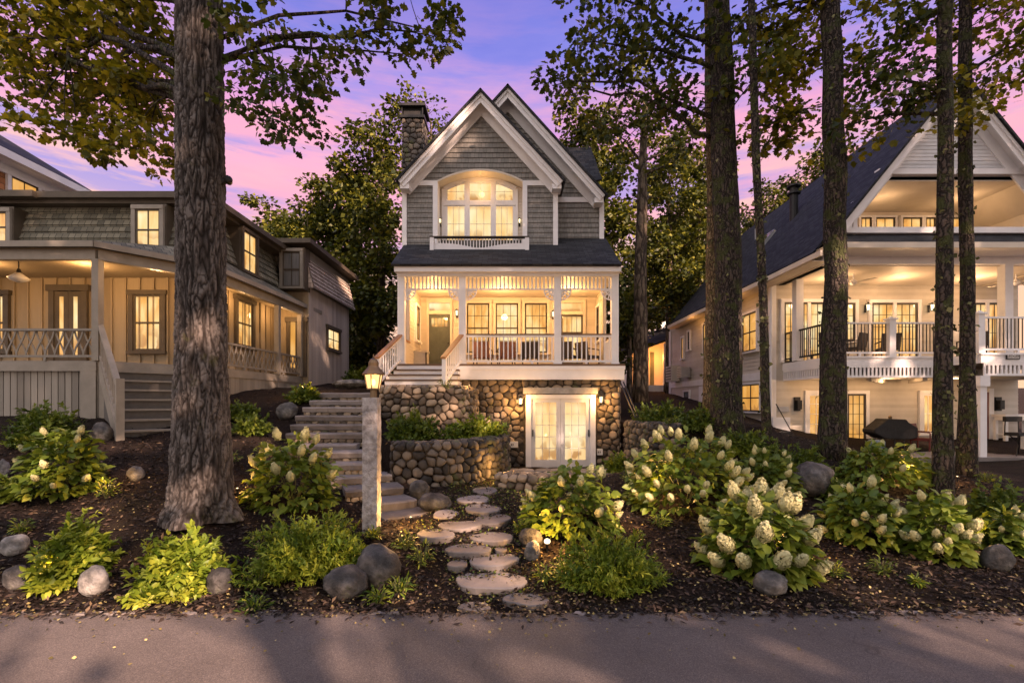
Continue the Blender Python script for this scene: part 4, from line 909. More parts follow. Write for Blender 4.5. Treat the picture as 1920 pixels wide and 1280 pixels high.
for a, b in ((fx0,fm-.004),(fm+.004,fx1)):
    m = MB(); st_w = .12; m.box(a,a+st_w,yw-.035,yw+.02,FZ,5.09); m.box(b-st_w,b,yw-.035,yw+.02,FZ,5.09); m.box(a+st_w,b-st_w,yw-.034,yw+.02,FZ,FZ+.3); m.box(a+st_w,b-st_w,yw-.034,yw+.02,4.95,5.09); lf = m.build('door_leaf', MT['trimbrown'], fd)
    m = MB(); m.box(a+st_w,b-st_w,yw-.015,yw+.01,FZ+.3,4.95); m.build('pane', MT['lit'], fd)
dw = 17.2; fx0, fx1 = X(545,dw), X(569,dw); m = MB(); m.box(fx0-.13,fx0,dw-.06,dw+.02,FZ,5.0); m.box(fx1,fx1+.13,dw-.06,dw+.02,FZ,5.0); m.box(fx0-.18,fx1+.18,dw-.08,dw+.02,5.0,5.16); m.box((fx0+fx1)/2-.05,(fx0+fx1)/2+.05,dw-.03,dw+.02,FZ,5); m.box(fx0,fx1,dw-.032,dw+.02,FZ,3.35)
fd = m.build('side_door', MT['trimbrown'], LH); m = MB(); m.box(fx0,fx1,dw-.014,dw+.01,3.35,5.0); m.build('pane', MT['amber'], fd)
lhw((-7.31,19.6,4.25), YV, XP, 1.25, .82, split=False)
lamp('porch_light', (-8.6,11.6,5.2), 38, (1,.55,.22), .1); lamp('porch_light', (-10.3,11.6,5.2), 44, (1,.55,.22), .1); lamp('porch_light', (-12.6,11.4,5.2), 38, (1,.55,.22), .1)
lamp('porch_light', (-8.0,14.2,5.2), 29, (1,.55,.22), .08); lamp('porch_light', (-7.95,16.5,5.1), 23, (1,.55,.22), .08)
# hanging porch lamp
hl = thing('hanging_lamp', 'small glass shaded lamp hanging from the porch ceiling at the left edge', 'lamp', (X(35,11.4),11.4,5.1))
c = Vector((X(35,11.4),11.4,5.08)); m = MB(); m.tube([c+ZV*.38,c+ZV*.14],.012,6); m.lathe(c, [(.03,.2),(.05,.12),(.06,.1)],10); m.build('stem', MT['black'], hl)
m = MB(); m.lathe(c, [(.05,.11),(.1,.06),(.2,-.02),(.17,-.07),(.05,-.12)],14); m.build('lamp_shade', MT['plastic_white'], hl, smooth=True)
# ---------------------------------------------------------------- tall brown shingled house past the left edge
BH = thing('shingled_house', 'brown shingled house with white eaves rising behind the mansard roof at far left', 'house', (-17,14,2))
m = MB(); m.box(-24,-16.5,12.5,19.3,1.5,9.9); m.build('wall', MT['brown_shingle'], BH)
m = MB(); slab(m, [(-15.95,11.6,10.12),(-15.95,18.4,10.12),(-20,18.4,12.6),(-20,11.6,12.6)], .08); m.build('roof', MT['roof'], BH)
m = MB(); m.box(-16.05,-15.93,11.6,18.42,9.86,10.1); m.box(-16.5,-16.05,11.6,18.4,9.84,9.9); m.box(-16.5,-16.42,12.5,18.2,9.55,9.84); m.build('eave_board', MT['white'], BH)
window(BH, (-16.48,16.2,8.55), YV, XP, .9, 1.0, .12, pane='amber', cols=2, rows=2)
m = MB(); m.box(-16.5,-16.40,14.0,14.2,2,9.8); m.build('corner_board', MT['white'], BH)
# ================================================================ right neighbour: big cream house with a steep roof and two storeys of decks
RH = thing('gabled_house', 'large cream clapboard house with steep dark gable roof and two storey porches on the right', 'house', (13,17,.5))
WX, WY = 9.74, 18.0; DZ = 3.6; XM = -XP
m = MB(); m.box(WX+.03,19,WY+.03,29.7,0,6.6); m.build('wall', MT['claph'], RH)
m = MB(); clap(m, [rect(-29.7,-WY,0,6.7)], (WX+.03,0,0), Vector((0,-1,0)), ZV, XM, .15, .018); m.build('clapboard_siding', MT['claph'], RH)
m = MB(); clap(m, [rect(WX,19,0.2,6.6)], (0,WY+.03,0), XV, ZV, FY, .12, .012); m.build('clapboard_siding', MT['claph'], RH)
m = MB(); m.box(WX-.03,WX+.15,WY-.04,WY,0,6.7); m.box(WX-.04,WX,WY-.04,WY+.18,0,6.7); m.box(WX-.035,WX,WY+.18,29.7,3.0,3.3); m.box(WX-.03,WX,29.4,29.72,1,6.5); m.build('corner_board', MT['white'], RH)
# roof
ax_, az_, ex_, ez_ = 13.7, 12.16, 9.25, 6.66
sl_ = (az_-ez_)/(ax_-ex_)
gable(ax_, az_, 7.25, 7.25, 14.62, 28.4, sl_, 15.0, RH)
for sx in (-1,1):
    m = MB(); x1 = ax_+sx*(az_-ez_)/sl_; x0 = ax_+sx*(az_-7.3)/sl_; q = [(x1,14.7,ez_),(x0,14.7,7.3),(x0,28.4,7.3),(x1,28.4,ez_)]
    slab(m, q if sx > 0 else q[::-1], .06); m.build('roof', MT['roof'], RH)
    m = MB(); m.box(min(x1,x1+sx*.06),max(x1,x1+sx*.06),14.3,28.4,ez_-.17,ez_-.01); m.box(min(x1,x1-sx*.5),max(x1,x1-sx*.5),14.8,28.4,ez_-.2,ez_-.17); m.build('gutter', MT['cream'], RH)
# front skirt roof, gutter, beam
m = MB(); slab(m, [(ex_,14.28,6.88),(18.2,14.28,6.88),(17.7,15.02,7.36),(9.85,15.02,7.36)], .05); m.build('skirt_roof', MT['roof'], RH)
m = MB(); m.box(ex_+.05,18.2,14.24,14.34,6.70,6.87); m.build('gutter', MT['cream'], RH)
m = MB(); m.box(9.9,18.6,15.3,15.5,6.52,6.84); m.box(9.95,10.2,15.5,18,6.5,6.84); m.face([(9.3,14.34,6.76),(18.2,14.34,6.76),(18.2,15.3,6.76),(9.3,15.3,6.76)]); m.build('frieze_beam', MT['white'], RH)
m = MB(); m.box(9.9,19,15.45,18,6.5,6.53); m.build('deck_ceiling', MT['cream'], RH)
# gable siding and recessed loggia
zbm = 9.2; w_ = (az_-.35-zbm)/sl_
m = MB(); clap(m, [[(ax_-w_,zbm+.15),(ax_+w_,zbm+.15),(ax_,az_-.3)]], (0,15.0,0), XV, ZV, FY, .115, .014); m.face([(ax_-w_,15.02,zbm),(ax_+w_,15.02,zbm),(ax_,15.02,az_-.2)]); m.build('clapboard_siding', MT['clapw'], RH)
m = MB(); m.box(11.4,16.0,14.9,15.1,zbm,zbm+.17); m.box(10.62,10.75,14.93,15.05,7.55,8.36); m.box(16.65,16.8,14.93,15.05,7.55,8.36); m.box(9.9,17.6,14.88,15.06,7.37,7.55); m.build('loggia_frame', MT['white'], RH)
m = MB(); clap(m, [[(10.05,7.55),(10.62,7.55),(10.62,8.2)],[(16.8,7.55),(17.35,7.55),(16.8,8.2)]], (0,15.0,0), XV, ZV, FY, .115, .014); m.build('clapboard_siding', MT['clapw'], RH)
m = MB(); m.prism([(10.7,7.3),(16.7,7.3),(16.7,8.22),(16.0,9.1),(11.4,9.1),(10.7,8.22)],(0,17.6,0),XV,ZV,FY,.1); m.box(10.68,10.72,15.0,17.5,7.3,8.28); m.box(16.68,16.72,15.0,17.5,7.3,8.28); m.build('loggia_wall', MT['cream'], RH)
m = MB(); m.box(11.34,16.06,15.05,17.5,9.04,9.08); [m.add([(a,15.02,za),(b,15.02,zb2),(b,17.5,zb2),(a,17.5,za),(a,15.02,za+.03),(b,15.02,zb2+.03),(b,17.5,zb2+.03),(a,17.5,za+.03)],[(0,1,2,3),(7,6,5,4),(0,4,5,1),(3,2,6,7)]) for a,za,b,zb2 in ((10.7,8.22,11.36,9.04),(16.04,9.04,16.7,8.22))]; m.build('loggia_ceiling', MT['cream'], RH)
m = MB(); m.box(10.72,16.68,15.06,17.5,7.3,7.36); m.build('loggia_floor', MT['deckwood'], RH)
for px0, px1 in ((1612,1632),(1640,1676),(1690,1726),(1733,1752),(1772,1800)):
    a, b = X(px0,17.5), X(px1,17.5); window(RH, ((a+b)/2,17.49,7.45), XV, FY, b-a, 1.38, .07, pane='lit', cols=2, rows=3, sash='sash', split=False)
lamp('loggia_light', (12.5,16.2,8.5), 17, (1,.60,.30), .1); lamp('loggia_light', (15.2,16.2,8.5), 22, (1,.60,.30), .1)
# deck with rails, posts, spindled apron
BX_ = X(1838,14.5)
m = MB(); m.box(10.2,19,15.5,18,3.34,DZ-.03); m.box(BX_,19,14.5,15.5,3.34,DZ-.03); m.build('deck_floor', MT['cream'], RH)
m = MB(); m.box(10.16,BX_,15.44,15.5,3.30,DZ-.03); m.box(10.14,10.2,15.5,18,3.30,DZ-.03); m.box(BX_-.04,19,14.44,14.5,3.30,DZ-.03); m.box(BX_-.06,BX_,14.5,15.44,3.30,DZ-.03)
m.box(10.12,BX_,15.40,15.5,DZ-.06,DZ); m.box(BX_-.08,19,14.40,14.5,DZ-.06,DZ); m.build('rim_board', MT['white'], RH)
def apron(p, q, z0, z1, sp=.13):
    p, q = Vector(p), Vector(q); L = (q-p).length; m = MB(); m.bar(p+ZV*(z1-.03), q+ZV*(z1-.03), .05, .07); m.bar(p+ZV*(z0+.03), q+ZV*(z0+.03), .05, .07); n = round(L/sp)
    for i in range(n+1): c = p+(q-p)*(i/n); m.bar(c+ZV*z0, c+ZV*z1, .035, .062, up=(q-p).normalized())
    m.build('spindle_apron', MT['white'], RH)
apron((10.2,15.47,0), (BX_-.1,15.47,0), 2.92, 3.30); apron((10.17,15.5,0), (10.17,17.95,0), 2.92, 3.30); apron((BX_+.1,14.47,0), (18.5,14.47,0), 2.92, 3.30)
m = MB(); m.box(10.22,19,15.55,17.98,2.95,2.99); m.build('deck_underside', MT['claph'], RH)
m = MB(); m.bar((X(1630,16),16.0,2.88),(X(1760,15.6),17.8,2.88),.12,.12); m.bar((X(1720,16),15.7,2.88),(X(1790,16),17.8,2.88),.12,.12); m.build('brace', MT['claph'], RH)
def deck_rail(p, q, toprail='white'):
    p, q = Vector(p), Vector(q); L = (q-p).length; m = MB(); m.bar(p+ZV*1.08, q+ZV*1.08, .09, .05); m.bar(p+ZV*.12, q+ZV*.12, .05, .06)
    for i in range(max(1,int(L/1.6))): c = p+(q-p)*((i+.5)/max(1,int(L/1.6))); m.bar(c, c+ZV*.1, .06, .06)
    r = m.build('railing', MT['white' if toprail == 'white' else 'black'], RH); m = MB(); n = round(L/.115)
    for i in range(n): c = p+(q-p)*((i+.5)/n); m.bar(c+ZV*.14, c+ZV*1.06, .02, .02, up=(q-p).normalized())
    m.build('balusters', MT['black'], r)
pa = X(1672,15.5)
def newel(x, y, h=1.18):
    m = MB(); m.box(x-.1,x+.1,y-.1,y+.1,DZ,DZ+h); m.box(x-.14,x+.14,y-.14,y+.14,DZ+h,DZ+h+.05); m.lathe((x,y,DZ+h+.05),[(.12,0),(.02,.07)],4,PI/4); m.build('newel_post', MT['white'], RH)
for x, y in ((pa,15.55),(BX_+.02,14.56),(10.26,15.56)): newel(x, y)
deck_rail((10.36,15.55,DZ),(pa-.1,15.55,DZ)); deck_rail((pa+.1,15.55,DZ),(BX_-.1,15.55,DZ)); deck_rail((BX_+.14,14.56,DZ),(18.5,14.56,DZ)); deck_rail((10.24,15.7,DZ),(10.24,17.1,DZ),'b'); deck_rail((10.24,17.3,DZ),(10.24,17.98,DZ),'b')
for x, y in ((10.24,17.2),(X(1886,15.4),15.42),(18.4,15.42)): m = MB(); m.box(x-.13,x+.13,y-.13,y+.13,DZ,6.52); m.build('porch_post', MT['white'], RH)
for x, y in ((X(1839,14.55),14.56),(18.3,14.56)):
    m = MB(); m.box(x-.1,x+.1,y-.1,y+.1,hz(x,y)-.1,2.92); m.box(x-.15,x+.15,y-.15,y+.15,2.6,2.92); m.build('porch_post', MT['white'], RH)
# name board on the deck rim
sx0, sx1 = X(1886,14.43), X(1911.5,14.43); sz0, sz1 = Z(673.5,14.43), Z(662,14.43)
m = MB(); m.box(sx0,sx1,14.41,14.44,sz0,sz1); nb = m.build('name_board', MT['black'], RH)
m = MB(); m.box(sx0+.03,sx1-.03,14.404,14.412,sz0+.03,sz1-.03); m.build('board_face', MT['plastic_white'], nb)
cu = bpy.data.curves.new('lettering', 'FONT'); cu.body = 'LEDGER'; cu.size = .115; cu.align_x = 'CENTER'; cu.align_y = 'CENTER'; cu.extrude = .002
to = bpy.data.objects.new('lettering', cu); COL.objects.link(to); to.parent = nb; to.rotation_euler = (PI/2,0,0); to.location = Vector(((sx0+sx1)/2,14.401,(sz0+sz1)/2))-ORG[nb.name]; cu.materials.append(MT['sash'])
bpy.context.view_layer.update(); lm = bpy.data.meshes.new_from_object(to); lo = bpy.data.objects.new('lettering', lm); COL.objects.link(lo); lo.parent = nb; lo.rotation_euler = to.rotation_euler; lo.location = to.location; bpy.data.objects.remove(to); lo.name = 'lettering'
# upper doors and windows
def rhd(pxs, py0, py1, z0=None, D=WY, pane='lit', cols=2, rows=5, sash='sash', door=True, fw=.12):
    a, b = X(pxs[0],D), X(pxs[1],D); zt = Z(py0,D); zb = z0 if z0 is not None else Z(py1,D)
    return window(RH, ((a+b)/2,D,zb), XV, FY, b-a, zt-zb, fw, frame='white', sash=sash, pane=pane, cols=cols, rows=rows, split=False, sill=not door, name='glazed_door' if door else 'window', sw=.07)
rhd((1469,1545),567,0,DZ,cols=6,rows=5); rhd((1572,1602),568,0,DZ+.8,door=False,rows=3)
rhd((1633,1719),568,0,DZ,cols=6); rhd((1825,1876),568,0,DZ,cols=4,rows=4)
for px_ in (1515,1675,1848): m = MB(); x = X(px_,WY); m.box(x-.06,x+.06,WY-.09,WY-.02,DZ,Z(568,WY)-.001); m.build('door_post', MT['white'], RH)
for px_ in (1622,1741): lantern(RH, (X(px_,WY),WY-.01,Z(578,WY)), FY, .32)
for x_, p_ in ((11.2,42),(13.6,45),(16.2,54)): lamp('deck_light', (x_,16.8,6.0), p_, (1,.58,.28), .12)
# patio level
rhd((1514,1545),738,0,.55,pane='amber',cols=2,rows=5,sash='white'); rhd((1587,1622),738,0,.55,pane='amber',cols=3,rows=5,sash='sash'); rhd((1728,1750),738,812,pane='lit',cols=2,rows=2,sash='white',door=False)
m = MB(); a, b = X(1842,WY), X(1852,WY); m.box(a,b,WY-.04,WY,.6,Z(735,WY)); m.build('red_door', MT['red'], RH); m = MB(); m.box(b,b+.18,WY-.06,WY,.5,Z(728,WY)); m.build('door_casing', MT['white'], RH)
for px_, py_ in ((1495,757),(1872,757)):
    c = P(px_,py_,17.95); m = MB(); m.box(c.x-.11,c.x+.11,17.93,18.0,c.z-.26,c.z+.26); m.box(c.x-.07,c.x+.09,17.8,17.93,c.z-.2,c.z+.14); m.build('wall_lantern', MT['black'], RH)
c = P(1470,767,17.95); m = MB(); m.box(c.x-.2,c.x+.2,17.95,18,c.z-.1,c.z+.1); m.build('wall_plaque', MT['grey_metal'], RH)
for x_, p_ in ((11.2,26),(13.2,28),(15.6,34)): lamp('patio_light', (x_,16.9,2.75), p_, (1,.58,.28), .1)
# side wall windows
for y0, y1, z0, z1, pn in ((19.05,20.2,4.2,5.75,'amber'),(23.65,24.35,4.45,6.05,'amber'),(18.8,20.3,1.75,2.85,'amber'),(26.3,27.1,2.2,2.72,'darkglass'),(27.2,27.5,4.6,5.8,'amber'),(26.2,26.5,5.0,6.0,'darkglass')):
    window(RH, (WX,(y0+y1)/2,z0), Vector((0,-1,0)), XM, y1-y0, z1-z0, .09, frame='white', sash='sash', pane=pn, cols=2 if y1-y0 > 1 else 1, rows=2, sw=.05, mun=.05)
m = MB(); m.box(WX-.06,WX,23.9,24.9,1.2,2.95); m.build('side_door', MT['white'], RH)
for k, (y, z, s) in enumerate(((28.2,3.35,1.0),(26.4,3.5,.62))):
    m = MB(); m.box(WX-.55,WX-.05,y-.5*s,y+.5*s,z,z+.9*s); u = m.build('condenser', MT['claph'] if k == 0 else MT['grey_metal'], RH)
    m = MB(); 
    for i in range(5): m.box(WX-.57,WX-.55,y-.4*s,y+.4*s,z+.1*s+i*.16*s,z+.16*s+i*.16*s)
    m.build('vent_grille', MT['black'], u)
lamp('side_light', (WX-1.0,19.6,6.0), 16, (1,.45,.12), .1); lamp('side_light', (WX-.9,24.6,6.1), 18, (1,.45,.12), .1)
m = MB(); m.tube([(WX-.07,WY-.1,6.4),(WX-.07,WY-.1,1.0)],.045,8); m.build('downspout', MT['white'], RH)
# roof furniture on the left slope
def onroof(y, f, lift=0): # f 0 eave..1 ridge
    n2 = Vector((-(az_-ez_), 0, ax_-ex_)).normalized(); return Vector((ex_+(ax_-ex_)*f, y, ez_+(az_-ez_)*f))+n2*lift, n2
R_U, R_V = Vector((0,-1,0)), Vector((ax_-ex_,0,az_-ez_)).normalized()
for y, f, w2, h2 in ((21.6,.50,.3,.42),(24.6,.45,.3,.5)):
    c, n2 = onroof(y, f, .06); m = MB(); m.obox(c, R_U*w2, R_V*h2, n2*.06); sk_ = m.build('skylight', MT['grey_metal'], RH); m = MB(); m.obox(c+n2*.062, R_U*(w2-.07), R_V*(h2-.07), n2*.004); m.build('pane', MT['darkglass'], sk_)
c, n2 = onroof(20.3, .60); m = MB(); m.lathe(c-ZV*.3, [(.16,0),(.16,1.25),(.25,1.25),(.25,1.32),(.15,1.36),(.15,1.55),(.27,1.55),(.27,1.62)], 12); m.build('flue', MT['black'], RH, smooth=False)
for y, f in ((24.0,.66),(27.2,.6)): c, n2 = onroof(y, f); m = MB(); m.tube([c-ZV*.1,c+ZV*.5],.05,8); m.build('vent_pipe', MT['grey_metal'], RH)
# ceiling fans over the deck
for i, (px_, py_) in enumerate(((1600,524),(1905,520))):
    c = P(px_, py_, 16.4); c.z = 6.2; f = thing('ceiling_fan', ['white ceiling fan above the deck behind the mossy trunk','white ceiling fan under the deck ceiling at the right edge'][i], 'ceiling fan', c)
    m = MB(); m.tube([c+ZV*.3,c+ZV*.05],.02,6); m.lathe(c, [(.06,.1),(.11,.05),(.11,-.03),(.04,-.08)],12); m.build('motor', MT['white'], f)
    for k in range(4): a = k*PI/2+.4; d = Vector((math.cos(a),math.sin(a),0)); m = MB(); m.obox(c+d*.42, d*.3, Vector((-d.y,d.x,0))*.065, ZV*.006); m.build('blade', MT['claph'], f)
# ---------------------------------------------------------------- houses further up the lane
OH = thing('lit_cottage', 'small cottage with an orange lit porch behind the cream house', 'house', (11,33,3))
oy = 33.0
m = MB(); m.box(X(1180,oy),X(1300,oy),oy,oy+5,2,Z(640,oy)); m.build('wall', MT['cream'], OH)
m = MB(); slab(m, [(X(1150,31),31,Z(672,31)),(X(1300,31),31,Z(618,31)),(X(1300,36),36,Z(600,36)),(X(1150,36),36,Z(640,36))], .12); m.build('roof', MT['roof'], OH)
for px_ in (1247,1212): m = MB(); x = X(px_,31.2); m.box(x-.12,x+.12,31.1,31.3,2,Z(645,31.2)); m.build('porch_post', MT['white'], OH)
m = MB(); m.box(X(1200,31.2),X(1300,31.2),31.1,33,2.2,Z(722,31.2)); m.build('porch_floor', MT['white'], OH)
window(OH, (X(1258,oy),oy,3.4), XV, FY, .8, 1.8, .1, pane='amber', cols=2, rows=3); m = MB(); m.box(X(1219,oy),X(1226,oy),oy-.05,oy,2.4,Z(660,oy)); m.build('door', MT['door'], OH)
lamp('porch_light', (X(1232,31.8),31.9,5.1), 150, (1,.36,.07), .1)
GH = thing('far_gabled_house', 'pale gabled house half hidden by trees behind the cream house roof', 'house', (11,44,3))
gy_ = 44.0; a, b, c = P(1185,650,gy_), P(1300,650,gy_), P(1252,557,gy_)
m = MB(); m.add([(a.x,gy_,2),(b.x,gy_,2),(b.x,gy_,b.z),(c.x,gy_,c.z),(a.x,gy_,a.z),(a.x,gy_+8,2),(b.x,gy_+8,2),(b.x,gy_+8,b.z),(c.x,gy_+8,c.z),(a.x,gy_+8,a.z)], [(0,1,2,3,4),(9,8,7,6,5),(0,4,9,5),(1,6,7,2)]); m.build('wall', MT['clapw'], GH)
m = MB(); slab(m, [(a.x-.5,gy_-.5,a.z-.4),(c.x,gy_-.5,c.z+.1),(c.x,gy_+8,c.z+.1),(a.x-.5,gy_+8,a.z-.4)][::-1], .15); slab(m, [(b.x+.5,gy_-.5,b.z-.4),(c.x,gy_-.5,c.z+.1),(c.x,gy_+8,c.z+.1),(b.x+.5,gy_+8,b.z-.4)], .15); m.build('roof', MT['roof'], GH)
m = MB(); m.bar((a.x-.5,gy_-.55,a.z-.4),(c.x,gy_-.55,c.z),.1,.3); m.bar((c.x,gy_-.55,c.z),(b.x+.5,gy_-.55,b.z-.4),.1,.3); m.build('rake_board', MT['white'], GH)
window(GH, (X(1262,gy_),gy_,Z(600,gy_)), XV, FY, .5, 1.0, .1, pane='darkglass', cols=2, rows=2)
# ---------------------------------------------------------------- patio things
pz = .47
m = MB(); m.box(9.9,20,14.3,18,.30,pz); kind(m.build('patio', MT['slab']), 'structure')
gr = thing('grill', 'large covered black grill standing on the patio by the sliding door', 'grill', (X(1668,16.6),16.6,pz)); gc = Vector((X(1668,16.6),16.6,pz))
prof = [(-.75,.72),(-.74,.60),(-.36,.40),(.50,.38),(.74,.44),(.75,.78),(.42,.98),(.36,1.07),(-.28,1.09),(-.36,1.0)]
m = MB(); m.prism(prof, gc-YV*.3, XV, ZV, YV, .6)
o = m.build('cover', MT['cover'], gr); bv = o.modifiers.new('bevel', 'BEVEL'); bv.width = .04; bv.segments = 2
for dx in (-.42,.0,.34):
    m = MB(); m.tube([gc+Vector((dx,-.2,0)),gc+Vector((dx,-.2,.45))],.022,6); m.build('leg', MT['black'], gr)
m = MB(); m.tube([gc+Vector((.34,.2,0)),gc+Vector((.34,.2,.45))],.022,6); m.build('leg', MT['black'], gr)
m = MB(); m.lathe(gc+Vector((.02,0,1.08)), [(.05,0),(.06,.08),(.02,.11)],10); m.build('vent_cap', MT['bronze'], gr)
bk = thing('bucket', 'blue grey round tub under the side of the black grill', 'bucket', (X(1643,16.2),16.2,pz)); m = MB(); c = Vector((X(1643,16.2),16.2,pz)); m.lathe(c, [(.2,.12),(.24,.15),(.25,.33),(.20,.38)],16); m.build('tub', MT['bluebucket'], bk, smooth=True); m = MB(); [m.tube([c+Vector((.2*math.cos(a),.2*math.sin(a),0)),c+Vector((.17*math.cos(a),.17*math.sin(a),.15))],.014,5) for a in (.5,2.2,3.9,5.4)]; m.build('stand', MT['black'], bk)
def chair(name, label, pos, rz, fab, frame, group=None, h=.92, w=.56, seat=.43):
    t = thing(name, label, 'chair', pos, group); p = Vector(pos); R = Matrix.Rotation(rz, 3, 'Z')
    def q(x, y, z): return p+R @ Vector((x, y, z))
    ux, uy = R @ Vector((1,0,0)), R @ Vector((0,1,0))
    m = MB(); m.obox(q(0,0,seat-.04), ux*w/2, uy*w/2, ZV*.045); m.build('seat', MT[fab], t)
    m = MB(); bd = (ZV+uy*.15).normalized(); m.obox(q(0,w/2+.03,(seat+h)/2), ux*w/2, bd*(h-seat)/2, uy*.03); m.build('backrest', MT[fab], t)
    for sx in (-1,1):
        m = MB(); m.bar(q(sx*w/2,-w/2,seat+.2), q(sx*w/2,w/2,seat+.22), .05, .03); m.bar(q(sx*w/2,-w/2,seat-.05), q(sx*w/2,-w/2,seat+.2), .03, .03, up=uy); m.build('armrest', MT[frame], t)
        for sy in (-1,1): m = MB(); m.bar(q(sx*w*.46,sy*w*.46,0), q(sx*w*.46,sy*w*.46,seat-.08), .035, .035, up=uy); m.build('leg', MT[frame], t)
    return t
chair('patio_chair', 'dark red chair on the patio between the grill and a trunk', (X(1732,16.4),16.4,pz), .5, 'red', 'red')
# mantel table and stool at the right edge
tb = thing('console_table', 'white console table against the patio wall near the right edge', 'table', (X(1895,17.6),17.6,pz)); tx0, tx1 = X(1872,17.6), X(1935,17.6)
m = MB(); m.box(tx0,tx1,17.35,17.85,Z(778,17.6)-.06,Z(778,17.6)+.03); m.box(tx0+.05,tx1-.05,17.4,17.8,Z(778,17.6)-.18,Z(778,17.6)-.06); m.build('table_top', MT['white'], tb)
for x in (tx0+.08,tx1-.08):
    for y in (17.42,17.78): m = MB(); m.box(x-.05,x+.05,y-.05,y+.05,pz,Z(778,17.6)-.18); m.build('leg', MT['white'], tb)
m = MB(); m.box(tx0+.1,tx1-.1,17.42,17.78,Z(815,17.6),Z(815,17.6)+.04); m.build('shelf', MT['white'], tb)
bs = thing('camp_chair', 'dark folding camp chair standing at the right edge of the patio', 'chair', (X(1908,14.9),14.9,pz)); c = Vector((X(1908,14.9),14.9,pz))
m = MB(); m.obox(c+Vector((.1,.25,1.12)), XV*.25, ZV*.08, YV*.06); m.build('backrest', MT['cover'], bs); m = MB(); m.obox(c+Vector((.08,0,.66)), XV*.26, YV*.22, ZV*.05); m.build('seat', MT['cover'], bs)
for a, b in (((-.25,-.2,0),(.3,.2,.7)),((.35,-.2,0),(-.15,.2,.7)),((-.15,.25,.6),(-.1,.27,1.2)),((.3,.25,.6),(.3,.27,1.2)),((.3,.25,0),(-.2,-.2,.65))): m = MB(); m.tube([c+Vector(a),c+Vector(b)],.018,6); m.build('leg', MT['black'], bs)
m = MB(); m.obox(c+Vector((.12,-.22,.42)), XV*.2, YV*.06, ZV*.2); m.build('pocket', MT['plastic_white'], bs)
# white panel and black steps at the corner
wp = thing('side_steps', 'black side steps with a white panel and thin rail at the cream house corner', 'steps', (X(1465,17),17,.5)); c = Vector((X(1465,17.3),17.3,.45))
m = MB()
for k in range(4): m.box(X(1443,16.9)+.06*k,X(1470,16.9)+.12*k,16.5-.0*k,17.2,.3+.2*(3-k),.5+.2*(3-k))
m.build('steps', MT['black'], wp); m = MB(); m.box(X(1449,17.5),X(1482,17.5),17.5,17.56,.5,Z(782,17.5)); m.build('panel', MT['white'], wp); m = MB(); m.tube([P(1455,757,17.0),P(1487,814,16.6),Vector((X(1487,16.6),16.6,.45))],.018,6); m.build('handrail', MT['black'], wp)
# furniture on the decks and the cottage porch
for i, (x, y, rz, lb) in enumerate(((11.0,16.6,2.4,'dark wicker armchair at the corner of the upper deck by the side rail'),(12.0,16.9,-2.6,'dark wicker armchair on the upper deck left of the double doors'),(13.3,17.0,2.8,'dark wicker armchair on the upper deck in front of the double doors'),(15.9,16.6,2.9,'dark wicker armchair on the upper deck at the right edge'))):
    chair('deck_chair', lb, (x,y,DZ), rz, 'wicker', 'wicker', 'wicker chairs on the upper deck')
for i, (x, rz, fb, lb) in enumerate(((-1.0,3.0,'cushion','porch armchair with rust cushions beside the left white post'),(-.2,3.3,'cushion','porch armchair with rust cushions under the first tall window'),(.62,3.1,'wicker','dark porch armchair under the middle tall window'),(1.9,2.7,'wicker','dark porch armchair in front of the glazed door'),(2.6,2.2,'wicker','dark porch armchair at the right hand end of the white porch'))):
    chair('porch_chair', lb, (x,16.4,ZF), rz, fb, 'wicker', 'armchairs behind the white porch railing', h=.88)
bx = thing('storage_box', 'pale woven storage box beside the front door of the cottage', 'box', (X(787,16.6),16.6,ZF)); c = Vector((X(787,16.6),16.6,ZF))
m = MB(); m.box(c.x-.26,c.x+.26,16.4,16.8,ZF,ZF+.55); m.build('box_body', MT['plastic_white'], bx); m = MB(); m.box(c.x-.3,c.x+.3,16.36,16.84,ZF+.55,ZF+.62); m.build('lid', MT['claph'], bx); m = MB(); [m.box(c.x+u-.02,c.x+u+.02,16.36,16.4,ZF,ZF+.55) for u in (-.26,.26)]; m.build('corner_strip', MT['sash'], bx)
